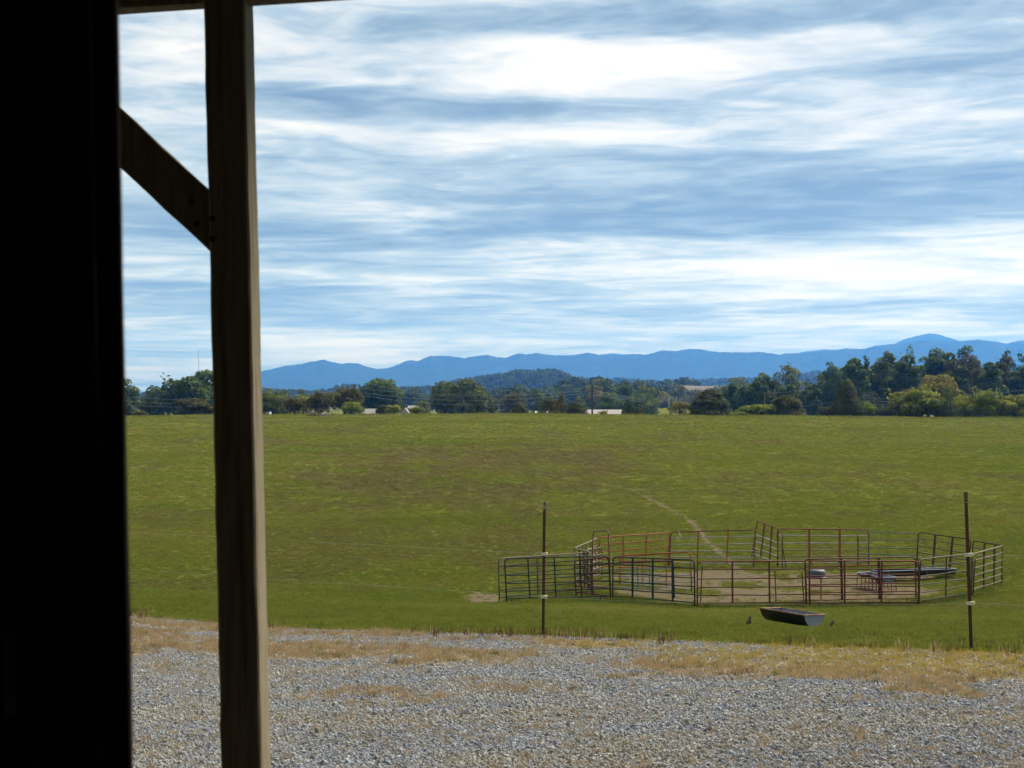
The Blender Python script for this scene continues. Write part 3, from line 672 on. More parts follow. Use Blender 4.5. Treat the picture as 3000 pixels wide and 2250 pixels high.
# walk-through arch
def arch():
    (p0, d0), (p1, d1) = (1733, 51.9), (1789, 50.5)
    b0 = np.array([X(p0, d0), d0, gz(X(p0, d0), d0)]); b1 = np.array([X(p1, d1), d1, gz(X(p1, d1), d1)])
    t0 = np.array([X(1738, d0), d0, Z(1556, d0)]); t1 = np.array([X(1783, d1), d1, Z(1555, d1)]); O = tuple((b0 + b1) / 2)
    r = empty('arch_gateway', O); tag(r, 'tall maroon pipe arch standing over the corral walkway', 'gateway')
    e = (t1 - t0) / np.linalg.norm(t1 - t0); dn = lambda t, b: (b - t) / np.linalg.norm(b - t); c = .17
    arc0 = [t0 + dn(t0, b0) * c * (1 - math.sin(a)) + e * c * (1 - math.cos(a)) for a in np.linspace(0, math.pi / 2, 6)]
    arc1 = [t1 + dn(t1, b1) * c * (1 - math.sin(a)) - e * c * (1 - math.cos(a)) for a in np.linspace(math.pi / 2, 0, 6)]
    MB().tube([b0, arc0[0]], .026, 8).build('leg', M['maroon'], r, O, True)
    MB().tube([arc1[-1], b1], .026, 8).build('leg', M['maroon'], r, O, True)
    MB().tube(arc0 + arc1, .026, 8).build('hoop', M['olive_pipe'], r, O, True)
    MB().tube([b0 + (t0 - b0) * .02, b1 + (t1 - b1) * .02], .02, 6).build('sill_bar', M['maroon'], r, O)
arch()
for (pt, py, pb, d, lb) in ((2057, 1657, 2052, 49.0, 'thin dark stake inside the left end of the front red brown panel'), (2270, 1672, 2274, 49.4, 'thin dark stake behind the right half of the front red brown panel'),
                            (2349, 1675, 2356, 49.0, 'thin leaning stake at the joint of the two front red panels'), (2293, 1566, 2291, 59.2, 'thin upright stake behind the left end of the back red panel'),
                            (2290, 1588, 2303, 59.3, 'thin slanting stake behind the left end of the back red panel'), (2697, 1650, 2691, 49.0, 'green stake where the doubled red panels meet the tan panel'),
                            (2857, 1637, 2850, 51.6, 'green stake where the tan panel meets the far right corner panel'), (2514, 1572, 2514, 59.7, 'dark stake at the left end of the slim green gate')):
    xb = X(pb, d); b = np.array([xb, d, gz(xb, d)]); t = np.array([X(pt, d), d, Z(py, d)])
    g = 'dark_green' if 'green stake' in lb else 'post_rust'; mb = MB(); a = (t - b) / 2
    mb.box(b + a, np.array([.018, 0, 0]), np.array([0, .004, 0]), a); mb.box(b + a + np.array([0, .018, 0]), np.array([.004, 0, 0]), np.array([0, .0135, 0]), a)
    tag(mb.build('stake', M[g], None), lb, 'stake', 'steel stakes bracing the corral')
# mineral feeder on its stand
def feeder():
    d = 50.8; x = X(2392, d); zg = gz(x, d); r = empty('mineral_feeder', (x, d, zg)); O = (x, d, zg); tag(r, 'grey rubber topped mineral feeder on thin legs inside the corral', 'feeder')
    zb = Z(1690, d); zt = Z(1669, d); h = zt - zb
    MB().lathe((x, d, zb), [(.0, -.035), (.36, -.035), (.375, -.01), (.36, .02), (.0, .02)], 24).build('pan', M['black_plastic'], r, O, True)
    MB().lathe((x, d, zb + .02), [(.335, 0), (.33, h * .45), (.315, h * .75), (.28, h * .92), (.20, h), (.0, h)], 24).build('cover', M['rubber'], r, O, True)
    for sx, sy in ((-.24, .1), (.13, -.15), (.2, .2)):
        MB().tube([(x + sx, d + sy, zb - .02), (x + sx, d + sy, gz(x + sx, d + sy) - .03)], .02, 6).build('leg', M['maroon'], r, O)
    for zf in (.36, .62): MB().tube([(x - .24, d + .1, zg + (zb - zg) * zf), (x + .13, d - .15, zg + (zb - zg) * zf)], .014, 6).build('crossbar', M['red_brown'], r, O)
feeder()
def half_trough(name, label, c, axis, wdt, L, W, depth, zr, m_out, m_in, m_end, m_rim, legs=None, open_end=None, flat=False, tilt=0.0, group=None, cat='trough', ends=(True, True)):
    """c: centre of the rim; axis: unit along; wdt: unit across"""
    r = empty(name, (c[0], c[1], gz(c[0], c[1]))); O = tuple(r.location); tag(r, label, cat, group)
    axis, wdt = np.asarray(axis, float), np.asarray(wdt, float); K = 14; up = np.cross(axis, wdt); up = up if up[2] > 0 else -up
    def section(s, inset=0.0):
        out = []
        for k in range(K + 1):
            a = math.pi * k / K; rw, rd = W / 2 - inset, depth - inset
            am = math.radians(68); b_ = am * (2 * k / K - 1)
            if flat: out.append(c + axis * s + wdt * (-math.cos(a) * rw) - up * (math.sin(a) ** .75 * rd))
            else: out.append(c + axis * s + wdt * (math.sin(b_) / math.sin(am) * rw) - up * ((math.cos(b_) - math.cos(am)) / (1 - math.cos(am)) * rd))
        return out
    def shell(inset, name_, m, flip):
        mb = MB(); n = K + 1
        for s in (-L / 2 + inset, L / 2 - inset): mb.v += [tuple(q) for q in section(s, inset)]
        mb.f = [((k, k + 1, n + k + 1, n + k) if not flip else (k, n + k, n + k + 1, k + 1)) for k in range(K)]
        mb.build(name_, m, r, O, True)
    shell(0, 'outer_shell', m_out, False); shell(.006, 'inner_shell', m_in, True)
    for s, on in ((-L / 2, ends[0]), (L / 2, ends[1])):
        if not on: continue
        mb = MB(); sg = 1 if s > 0 else -1
        for q in (s + sg * .004, s - sg * .004): mb.v += [tuple(p) for p in section(q, .001)]
        n = K + 1; mb.f = [tuple(range(n)), tuple(range(n, 2 * n))[::-1]] + [(k, n + k, n + k + 1, k + 1) for k in range(K)] + [(0, K, n + K, n)]
        mb.build('end_plate', m_end, r, O)
    cs = [c + axis * sx * L / 2 + wdt * sy * W / 2 for sx, sy in ((-1, -1), (1, -1), (1, 1), (-1, 1))]
    for i in range(4): MB().tube([cs[i] + up * .004, cs[(i + 1) % 4] + up * .004], zr, 6).build('rim', m_rim, r, O)
    for (s, w_, spread, m) in (legs or []):
        p = c + axis * s * L / 2 + wdt * w_ * W / 2 - up * .03; q = p + axis * spread[0] + wdt * spread[1]; q = np.array([q[0], q[1], gz(q[0], q[1]) - .02])
        MB().tube([p, q], .017, 5).build('leg', m, r, O)
    return r
# halved drum lying in the grass in front of the corral
D = 23.0
cn = [np.array([X(px, d), d, Z(py, d)]) for px, py, d in ((2227, 1784.5, 23.05), (2355, 1805, 22.45), (2416.5, 1803.5, 22.95), (2288, 1783, 23.55))]
ctr = sum(cn) / 4 + np.array([0, 0, .012]); axv = ((cn[1] - cn[0]) + (cn[2] - cn[3])) / 2; wv2 = ((cn[3] - cn[0]) + (cn[2] - cn[1])) / 2
Lt, Wt = np.linalg.norm(axv), np.linalg.norm(wv2)
half_trough('drum_trough', 'half drum feed trough, black with blue grey end, lying in grass outside the corral', ctr, axv / Lt, wv2 / Wt, Lt, Wt, .20, .010, M['black_plastic'], M['zinc_dark'], M['zinc_pale'], M['trough_rim'], ends=(True, True))
# long black bunk feeder on legs and the short grey trough inside the corral
d1, d2 = 55.6, 57.0; a = np.array([X(2562, d1), d1, Z(1672, d1)]); b = np.array([X(2790, d2), d2, Z(1665, d2)]); v_ = b - a; L_ = np.linalg.norm(v_); v_ /= L_; wv_ = np.array([-v_[1], v_[0], 0]); wv_ /= np.linalg.norm(wv_)
lg = [(s, w, (0, w * .06), M['tan_pipe']) for s in (-.75, -.1, .22, .82) for w in (-1, 1)]
half_trough('bunk_feeder', 'long black bunk feeder on tan legs inside the corral', (a + b) / 2, v_, wv_, L_, .5, .25, .016, M['black_plastic'], M['black_plastic'], M['black_plastic'], M['zinc'], legs=lg, flat=True, cat='feeder')
d1, d2 = 54.4, 52.9; a = np.array([X(2531, d1), d1, Z(1677, d1)]); b = np.array([X(2605, d2), d2, Z(1692, d2)]); v_ = b - a; L_ = np.linalg.norm(v_); v_ /= L_; wv_ = np.array([-v_[1], v_[0], 0]); wv_ /= np.linalg.norm(wv_)
lg = [(s, w, (0, w * .04), M['red_brown']) for s in (-.95, -.6, -.3, 0, .3, .6, .95) for w in (-1, 1)]
half_trough('grey_trough', 'short grey metal trough with white rim inside the corral', (a + b) / 2, v_, wv_, L_, .62, .2, .016, M['black_plastic'], M['zinc_dark'], M['zinc_dark'], M['zinc'], legs=lg)
# stumps of cut posts beside the drum trough
for (px, py0, d, h, lean, lb) in ((2194, 1826, 23.2, .17, .02, 'short rusty stump standing left of the drum trough'), (2424, 1843, 22.2, .12, .10, 'short rusty stump leaning right of the drum trough')):
    x = X(px, d); z = gz(x, d); mb = MB()
    mb.tube([(x, d, z - .05), (x + lean * .6, d, z + h * .6), (x + lean, d, z + h)], [.028, .026, .018], 7)
    mb.tube([(x - .03, d - .01, z - .03), (x - .035, d - .01, z + h * .55)], [.022, .012], 6)
    tag(mb.build('post_stump', M['dead_wood']), lb, 'stump', 'cut post stumps near the drum trough')
# twine hanging on the back rail
d = 59.8; x, z = X(1988, d), Z(1557, d)
tag(MB().tube([(x, d - .03, z), (x + .05, d - .04, z - .10), (x - .02, d - .04, z - .24), (x - .06, d - .03, z - .36)], .014, 5).tube([(x + .03, d - .04, z - .1), (x + .10, d - .04, z - .17), (x + .09, d - .04, z - .25)], .012, 5).build('twine', M['insulator']), 'loose end of pale twine hanging from the back red panel top rail', 'twine')

# ================================================================== trees and shrubs
def leaf_quads(P, N, size, rng, droop=.0):
    """diamond leaf sprays at points P facing roughly N"""
    n = len(P); R = rng.normal(size=(n, 3)); Nn = N + R * .75; Nn /= np.linalg.norm(Nn, axis=1, keepdims=True) + 1e-9
    A = np.cross(Nn, rng.normal(size=(n, 3))); A /= np.linalg.norm(A, axis=1, keepdims=True) + 1e-9; B = np.cross(Nn, A)
    sa = (size * rng.uniform(.6, 1.35, n))[:, None]; sb = sa * rng.uniform(.45, .8, n)[:, None]
    v = np.stack([P - A * sa, P - B * sb + Nn * sa * .18, P + A * sa, P + B * sb + Nn * sa * .18], 1).reshape(-1, 3)
    return v, np.arange(4 * n).reshape(-1, 4)

def crown_points(style, hw, H, n, rng):
    """points, outward normals, tint in a crown of half width hw and height H (base at z = 0)"""
    P = []; Nn = []; Tn = []
    def lobe(c, r, k, sq=(1, 1, .8), tint=0.0):
        d = rng.normal(size=(k, 3)); d /= np.linalg.norm(d, axis=1, keepdims=True)
        d = np.where((d[:, 2:3] < -.35) & (rng.random((k, 1)) < .7), d * np.array([1, 1, -1]), d)
        rad = r * (1 - np.abs(rng.normal(0, .17, (k, 1)))); P.append(c + d * rad * np.array(sq)); Nn.append(d + np.array([0, 0, .35]))
        Tn.append(np.clip(.42 + tint + .22 * d[:, 2] + rng.normal(0, .14, k), 0, 1))  # sunlit tops painted in: upward leaves get a paler tint, plus random tone
    if style in ('oak', 'round', 'shrub', 'clump'):
        zlo, zc, zr = {'oak': (.10, .56, .46), 'round': (.04, .50, .50), 'shrub': (.0, .42, .55), 'clump': (.0, .45, .55)}[style]
        nl = {'oak': 26, 'round': 20, 'shrub': 18, 'clump': 14}[style]; L = []
        for i in range(nl):
            a = rng.uniform(0, 2 * math.pi); ph = math.asin(rng.uniform(-.75, 1)); q = rng.uniform(.45, .86)
            r = hw * rng.uniform(.24, .42)
            L.append((np.array([math.cos(a) * math.cos(ph) * (hw - r * .6) * q * 1.12, math.sin(a) * math.cos(ph) * (hw - r * .6) * q * 1.12, H * (zc + zr * math.sin(ph) * q)]), r, rng.normal(0, .13)))
        tot = sum(l[1] ** 2 for l in L)
        for c, r, t in L: lobe(c, r, max(4, int(n * r * r / tot)), (1, 1, min(1.0, H / hw * .55)), t)
        lobe(np.array([0, 0, H * zc]), hw * .62, n // 7, (1, 1, H * zr / hw), -.2)  # crown core in a darker tint, inner shade put into the colour
    elif style == 'tall':
        L = []
        for i in range(24):
            f = i / 23; z = H * (.16 + .80 * f); w = hw * (1.0 - .55 * f ** 2.2) * rng.uniform(.25, .85); a = rng.uniform(0, 2 * math.pi)
            L.append((np.array([math.cos(a) * w, math.sin(a) * w, z]), hw * rng.uniform(.28, .52) * (1 - .30 * f), rng.normal(0, .13)))
        tot = sum(l[1] ** 2 for l in L)
        for c, r, t in L: lobe(c, r, max(4, int(n * r * r / tot)), (1, 1, .85), t)
    elif style in ('cedar', 'cedar_round', 'spire'):
        pw, top = {'cedar': (.62, 1.0), 'cedar_round': (.42, 1.0), 'spire': (.9, 1.0)}[style]
        t = 1 - np.sqrt(rng.random(n)) if style != 'cedar_round' else rng.random(n) ** 1.15
        t = np.clip(t, 0, .995); a = rng.uniform(0, 2 * math.pi, n)
        lump = .60 + .58 * fbm(a / 2 / math.pi * 7 + 3, t * (7 if style != 'spire' else 5), 2, int(rng.integers(999)))
        rr = hw * (1 - t) ** pw * lump * (1 - np.abs(rng.normal(0, .16, n))) * (.62 + .38 * sstep(0, .12, t) if style == 'cedar' else 1)
        P.append(np.stack([np.cos(a) * rr, np.sin(a) * rr, t * H * (1 + .0 * a)], 1)); Nn.append(np.stack([np.cos(a), np.sin(a), .5 + .6 * t], 1))
        Tn.append(np.clip(.15 + .7 * (lump - .60) / .58 * .8 + .12 * t + rng.normal(0, .14, n), 0, 1))  # light painted in: paler on lumps and towards the tip, plus random tone
    return np.vstack(P), np.vstack(Nn), np.concatenate(Tn)

def tree(name, label, cat, group, px, hwp, top, d, style, leaf, n, seed, leafsize=None, shoots=0, loose=0, base=None, trunk=True, sink=0.0):
    rng = np.random.default_rng(seed); x = X(px, d); z0 = gz(x, d) - sink if base is None else base
    hw = hwp / F * d; H = Z(top, d) - z0; O = (x, d, z0)
    P, N, T = crown_points(style, hw, H, n, rng)
    ls = leafsize or max(.10, min(.62, hw * .085))
    if shoots:                                                   # long upright shoots standing out of the crown
        for i in range(shoots):
            a = rng.uniform(0, 2 * math.pi); w = hw * rng.uniform(.1, 1.0); b0 = np.array([math.cos(a) * w, math.sin(a) * w, H * rng.uniform(.35, .75)])
            dr = np.array([math.cos(a) * rng.uniform(0, .6), math.sin(a) * .3, 1.0]); ln = H * rng.uniform(.18, .42); k = 12
            q = b0 + dr * (np.linspace(0, 1, k)[:, None] * ln) + rng.normal(0, ls * .35, (k, 3)); P = np.vstack([P, q]); N = np.vstack([N, np.tile(dr, (k, 1))]); T = np.append(T, np.clip(.62 + rng.normal(0, .15, k), 0, 1))
    if loose:                                                    # open twig ends on the crown's top
        for i in range(loose):
            j = rng.integers(len(P)); c = P[j]
            if c[2] < H * .62: continue
            k = 12; q = c + np.array([rng.normal(0, .5), rng.normal(0, .5), 1.0]) * (rng.random((k, 1)) * hw * .16) + rng.normal(0, ls * 1.3, (k, 3))
            P = np.vstack([P, q]); N = np.vstack([N, np.tile([0, 0, 1.0], (k, 1))]); T = np.append(T, np.clip(.55 + rng.normal(0, .15, k), 0, 1))
    xm = np.percentile(np.abs(P[:, 0]), 99.3); P[:, :2] *= hw / xm; zm = np.percentile(P[:, 2], 99.7); P[:, 2] *= H / zm
    P[:, 2] = np.maximum(P[:, 2], .02 * H)
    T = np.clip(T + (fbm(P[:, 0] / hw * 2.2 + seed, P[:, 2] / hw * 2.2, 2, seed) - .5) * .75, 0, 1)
    v, f = leaf_quads(P, N, ls, rng); tint = np.repeat(T, 4)
    r = empty(name, O); tag(r, label, cat, group)
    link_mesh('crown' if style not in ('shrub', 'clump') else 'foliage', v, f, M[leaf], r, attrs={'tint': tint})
    if trunk:
        mb = MB(); tr = hw * .075 + .05; lean = rng.normal(0, .02, 2) * H
        top_t = .86 if style in ('cedar', 'spire', 'cedar_round', 'tall') else .62
        mb.tube([(0, 0, -.3), (lean[0] * .3, lean[1] * .3, H * .25), (lean[0], lean[1], H * top_t * .7), (lean[0] * 1.4, lean[1] * 1.4, H * top_t)], [tr * 1.25, tr, tr * .6, tr * .2], 7)
        for i in range(7):
            a = i * 2.4 + rng.random(); h = H * rng.uniform(.18, top_t * .8); e = P[rng.integers(len(P))] * .8
            mb.tube([(lean[0] * .5, lean[1] * .5, h), ((e[0] + lean[0] * .5) * .5, (e[1]) * .5, (h + e[2]) * .5 - .03 * H), tuple(e)], [tr * .5, tr * .32, tr * .1], 5)
        mb.build('trunk' if style not in ('shrub', 'clump') else 'stem', M['bark'], r)
    return r

# --- along the crest of the field
G1 = 'shrubs and cedars along the crest'
CREST = [  # name, label, category, px, half width px, top, d, style, leaf, n, extras
 ('shrub', 'rounded light olive shrub seen between the jamb and the post, below the big oak', 'shrub', 575, 62, 1168, 275, 'shrub', 'lf_olive', 2600, {}),
 ('shrub', 'low olive shrub at the foot of the leftmost dark tree', 'shrub', 410, 28, 1204, 268, 'clump', 'lf_olive', 700, {}),
 ('tree', 'small dark olive tree next to the right edge of the barn post', 'tree', 800, 52, 1150, 285, 'round', 'lf_oak', 3000, {}),
 ('tree', 'small brownish tree, second from the barn post along the crest', 'tree', 862, 38, 1164, 280, 'round', 'lf_rust', 2200, {}),
 ('tree', 'yellow green bushy tree between two brownish trees left of the brush pile', 'tree', 897, 28, 1158, 290, 'round', 'lf_yellow', 1800, {}),
 ('tree', 'dark brownish olive tree standing directly behind the brush pile', 'tree', 938, 42, 1150, 278, 'round', 'lf_rust', 2600, {}),
 ('tree', 'broad brown olive tree right of the brush pile, in front of the insulator pole', 'tree', 1010, 52, 1136, 282, 'oak', 'lf_rust', 3800, {'loose': 10}),
 ('shrub', 'light green shrub at the foot of the broad brown olive tree', 'shrub', 1030, 34, 1178, 262, 'shrub', 'lf_lime', 1600, {'shoots': 5}),
 ('shrub', 'dull green shrub left of the bright yellow green shrub', 'shrub', 1118, 20, 1187, 262, 'shrub', 'lf_olive', 900, {}),
 ('shrub', 'bright yellow green shrub beside the white gable house', 'shrub', 1153, 24, 1187, 260, 'shrub', 'lf_yellow', 1200, {}),
 ('shrub', 'low yellowish shrub at the left foot of the big brown green oak', 'shrub', 1222, 24, 1192, 262, 'clump', 'lf_yellow', 900, {}),
 ('cedar', 'small dark cedar in front of the light green tree', 'cedar', 1522, 23, 1180, 258, 'cedar', 'lf_cedar', 1400, {}),
 ('cedar', 'olive cedar above the white roofs, left of the reddish pointed cedar', 'cedar', 1612, 40, 1166, 266, 'cedar_round', 'lf_olive', 1800, {}),
 ('cedar', 'reddish pointed cedar in the middle of the cedar clump', 'cedar', 1645, 28, 1148, 262, 'spire', 'lf_rust', 1500, {}),
 ('cedar', 'low dark green cedar at the right of the cedar clump', 'cedar', 1688, 34, 1178, 258, 'cedar_round', 'lf_cedar', 2000, {}),
 ('cedar', 'pointed dark green cedar at the right end of the pale long roof', 'cedar', 1842, 27, 1163, 257, 'spire', 'lf_dark', 1500, {}),
 ('cedar', 'little dark cedar touching the pointed cedar right of the pale long roof', 'cedar', 1872, 16, 1195, 256, 'cedar_round', 'lf_cedar', 700, {}),
 ('shrub', 'small green weed shrub in front of the pale long roof', 'shrub', 1766, 14, 1203, 256, 'shrub', 'lf_lime', 420, {'shoots': 6}),
 ('shrub', 'pale yellowish shrub left of the big round cedar', 'shrub', 1992, 34, 1176, 262, 'shrub', 'lf_gold', 1500, {'shoots': 5}),
 ('cedar', 'big round dark cedar standing alone at the centre right of the crest', 'cedar', 2081, 64, 1142, 256, 'cedar_round', 'lf_cedar', 4600, {}),
 ('shrub', 'light green vine covered shrub left of the broad cedar with side tips', 'shrub', 2225, 62, 1186, 258, 'clump', 'lf_lime', 1900, {}),
 ('shrub', 'low pale weeds right of the big round cedar', 'shrub', 2160, 26, 1206, 255, 'clump', 'lf_lime', 700, {}),
 ('cedar', 'broad dark cedar with side tips, right of the vine covered shrub', 'cedar', 2303, 54, 1160, 256, 'cedar_round', 'lf_cedar', 3600, {'loose': 8}),
 ('cedar', 'narrow cedar tip at the right side of the broad cedar', 'cedar', 2338, 24, 1164, 257, 'spire', 'lf_cedar', 1200, {}),
 ('shrub', 'small greyish shrub at the left foot of the tall cedar', 'shrub', 2420, 24, 1191, 255, 'shrub', 'lf_olive', 900, {}),
 ('cedar', 'tall dark cedar, highest of those on the crest', 'cedar', 2480, 48, 1114, 256, 'cedar', 'lf_cedar', 4600, {}),
 ('shrub', 'light green shrub at the right foot of the tall cedar', 'shrub', 2546, 27, 1179, 256, 'shrub', 'lf_lime', 1300, {'shoots': 4}),
 ('shrub', 'dull green low shrub in the gap left of the big yellow green thicket', 'shrub', 2592, 28, 1193, 255, 'clump', 'lf_olive', 1100, {}),
 ('tree', 'dome shaped bronze green tree rising behind the yellow green thicket', 'tree', 2748, 74, 1100, 268, 'oak', 'lf_gold', 4200, {}),
 ('shrub', 'reddish topped shrub at the left of the yellow green thicket', 'shrub', 2645, 40, 1140, 263, 'shrub', 'lf_rust', 1500, {}),
 ('shrub', 'big yellow green thicket in front of the bronze dome tree', 'shrub', 2690, 84, 1137, 256, 'shrub', 'lf_yellow', 4600, {'shoots': 26}),
 ('cedar', 'dark green young cedar inside the yellow green thicket', 'cedar', 2775, 30, 1130, 254, 'cedar', 'lf_dark', 2000, {}),
 ('shrub', 'yellow green shrub between the dark young cedar and the shrub with tall shoots', 'shrub', 2828, 36, 1158, 256, 'shrub', 'lf_yellow', 1700, {'shoots': 8}),
 ('shrub', 'dense green shrub with tall upright shoots, second from the right edge', 'shrub', 2888, 50, 1140, 253, 'shrub', 'lf_lime', 3400, {'shoots': 30}),
 ('shrub', 'bright yellow green shrub at the right edge', 'shrub', 2975, 54, 1158, 252, 'shrub', 'lf_yellow', 3200, {'shoots': 18}),
 ('shrub', 'yellow green shrub just outside the right edge of the field', 'shrub', 3080, 60, 1150, 252, 'shrub', 'lf_yellow', 2200, {'shoots': 10}),
]
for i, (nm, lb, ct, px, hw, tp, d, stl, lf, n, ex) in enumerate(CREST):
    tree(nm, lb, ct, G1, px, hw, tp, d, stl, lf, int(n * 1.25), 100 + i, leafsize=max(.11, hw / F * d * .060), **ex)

# --- trees standing in the dip behind the crest
G2 = 'trees in the dip behind the field'
MID = [
 ('leftmost dark green tree, cut by the door jamb', 355, 52, 1112, 360, 'oak', 'lf_dark', 4200, {}),
 ('medium dark green tree left of the big oak between jamb and post', 455, 42, 1132, 385, 'oak', 'lf_dark', 3000, {}),
 ('big dark oak with rounded top, left of the barn post', 562, 86, 1090, 390, 'oak', 'lf_dark', 6500, {'loose': 6}),
 ('dark tree hidden mostly by the barn post', 655, 60, 1105, 400, 'oak', 'lf_dark', 2600, {}),
 ('dark tree beyond the dull brown trees, right of the barn post', 805, 38, 1140, 430, 'round', 'lf_oak', 2000, {'loose': 5}),
 ('light tufted tree with open top right of the barn post', 838, 15, 1142, 440, 'tall', 'lf_oak', 900, {'loose': 10}),
 ('dark double topped tree against the blue mountain, left of the insulator pole', 886, 22, 1141, 450, 'tall', 'lf_dark', 1100, {'loose': 6}),
 ('isolated full oak right of the insulator pole', 1115, 66, 1112, 470, 'oak', 'lf_dark', 5200, {'loose': 14}),
 ('pale green tree above the low yellowish shrub', 1235, 30, 1176, 430, 'round', 'lf_oak', 1200, {}),
 ('big spreading brown green oak left of centre', 1350, 84, 1116, 415, 'oak', 'lf_oak', 6500, {'loose': 10}),
 ('light green side tree at the right foot of the big brown green oak', 1440, 28, 1160, 420, 'round', 'lf_olive', 1500, {}),
 ('light green rounded tree behind the twin frame poles', 1502, 44, 1150, 500, 'oak', 'lf_olive', 2600, {}),
 ('dark upright tree right of the light green rounded tree', 1570, 28, 1142, 480, 'tall', 'lf_dark', 2000, {}),
 ('dull green tree behind the cedar clump', 1700, 36, 1165, 480, 'round', 'lf_oak', 1500, {}),
 ('yellow leaved tree behind the tall dark pole', 1741, 26, 1112, 620, 'oak', 'lf_gold', 1800, {}),
 ('dark full tree right of the tall dark pole', 1826, 36, 1118, 640, 'oak', 'lf_dark', 2200, {}),
 ('dull brownish tree right of the pole and above the pale roof', 1895, 40, 1131, 560, 'oak', 'lf_oak', 2200, {}),
 ('dark green tree above the pale long roof', 1790, 50, 1150, 480, 'oak', 'lf_dark', 2600, {}),
 ('dark tree left of the bright meadow gap', 1885, 44, 1152, 470, 'oak', 'lf_dark', 2600, {}),
 ('golden topped rounded tree above the two pale poles', 1998, 20, 1129, 760, 'round', 'lf_gold', 1200, {}),
 ('yellow green tree left of the golden topped tree', 1950, 26, 1146, 740, 'round', 'lf_gold', 1200, {}),
 ('green tree right of the golden topped tree', 2035, 26, 1140, 770, 'round', 'lf_olive', 1200, {}),
 ('yellowish tree above the left side of the big round cedar', 2065, 24, 1142, 600, 'round', 'lf_gold', 1200, {}),
 ('light green tree at the left end of the right hand wood', 2158, 44, 1106, 520, 'oak', 'lf_oak', 2800, {'loose': 6}),
 ('olive tree in the wood, left of the crown with open tuft', 2240, 42, 1094, 470, 'oak', 'lf_oak', 3000, {'loose': 8}),
 ('tall tree with an open tuft on top, above the frame pole', 2312, 46, 1071, 450, 'tall', 'lf_oak', 3600, {'loose': 26}),
 ('low dark tree in the notch of the wood skyline', 2372, 36, 1112, 440, 'round', 'lf_dark', 2200, {}),
 ('dull tree with dead twigs right of the wood notch', 2405, 30, 1098, 440, 'tall', 'lf_oak', 2000, {'loose': 10}),
 ('dark tall tree behind the tall cedar, left of its tip', 2441, 36, 1062, 430, 'oak', 'lf_dark', 2600, {'loose': 16}),
 ('olive tall tree directly behind the tall cedar', 2490, 44, 1060, 440, 'oak', 'lf_oak', 3000, {'loose': 18}),
 ('slender tree with forked open top right of the tall cedar', 2535, 17, 1044, 435, 'tall', 'lf_oak', 1500, {'loose': 34}),
 ('broad topped tall tree with airy edge in the right hand wood', 2594, 40, 1032, 430, 'tall', 'lf_oak', 4200, {'loose': 34}),
 ('steeple shaped dark tree in the right hand wood', 2665, 42, 1018, 425, 'cedar', 'lf_dark', 4600, {'loose': 20}),
 ('dark rounded tree top left of the highest airy crown', 2740, 44, 1022, 430, 'oak', 'lf_dark', 4600, {'loose': 20}),
 ('airy crown standing highest in the right hand wood', 2832, 40, 1014, 445, 'tall', 'lf_dark', 3600, {'loose': 36}),
 ('broad olive green tree below the highest airy crown', 2805, 60, 1042, 415, 'oak', 'lf_olive', 5600, {'loose': 8}),
 ('olive tree right of the broad olive green tree', 2862, 34, 1056, 420, 'oak', 'lf_olive', 3000, {'loose': 8}),
 ('low dark tree in the gap left of the rusty brown tree', 2897, 30, 1076, 430, 'round', 'lf_dark', 2200, {}),
 ('rusty brown tree near the right edge', 2940, 34, 1045, 420, 'oak', 'lf_rust', 3400, {'loose': 16}),
 ('thin dark tree behind the rusty brown tree', 2947, 20, 1028, 450, 'tall', 'lf_dark', 1600, {'loose': 26}),
 ('open crowned tree at the right edge', 2985, 28, 1037, 440, 'tall', 'lf_dark', 2400, {'loose': 26}),
 ('dark tree beyond the right edge of the wood', 3050, 50, 1040, 425, 'oak', 'lf_dark', 3000, {}),
]
for i, (lb, px, hw, tp, d, stl, lf, n, ex) in enumerate(MID):
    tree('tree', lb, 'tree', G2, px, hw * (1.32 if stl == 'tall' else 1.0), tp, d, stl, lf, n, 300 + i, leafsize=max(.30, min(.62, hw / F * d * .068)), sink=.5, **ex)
# dense lower storey of the right hand wood: nothing tells these apart
proto = None; G3 = 'understorey trees of the right hand wood'
for i in range(36):
    px = 2150 + i * 26 + random.uniform(-9, 9); d = random.uniform(400, 470); x = X(px, d)
    if proto is None:
        proto = tree('tree', 'small dark understorey tree filling the right hand wood behind the crest shrubs', 'tree', G3, px, 30, 1125, d, 'round', 'lf_dark', 2000, 555, leafsize=.42, sink=.5); continue
    c = proto.copy(); COL.objects.link(c); c.location = (x, d, gz(x, d) - .5); c.rotation_euler = (0, 0, random.uniform(0, 6.28)); sc_ = random.uniform(.86, 1.1) * float(np.interp(px, [2150, 2300, 2375, 2430, 2550, 2750, 2880, 3050], [.95, 1.15, 1.0, 1.32, 1.48, 1.58, 1.3, 1.45])); c.scale = (sc_ * 1.1, sc_ * 1.1, sc_)
    for ch in proto.children:
        k = ch.copy(); COL.objects.link(k); k.parent = c
proto2 = None; G4 = 'valley trees beyond the pale roof'
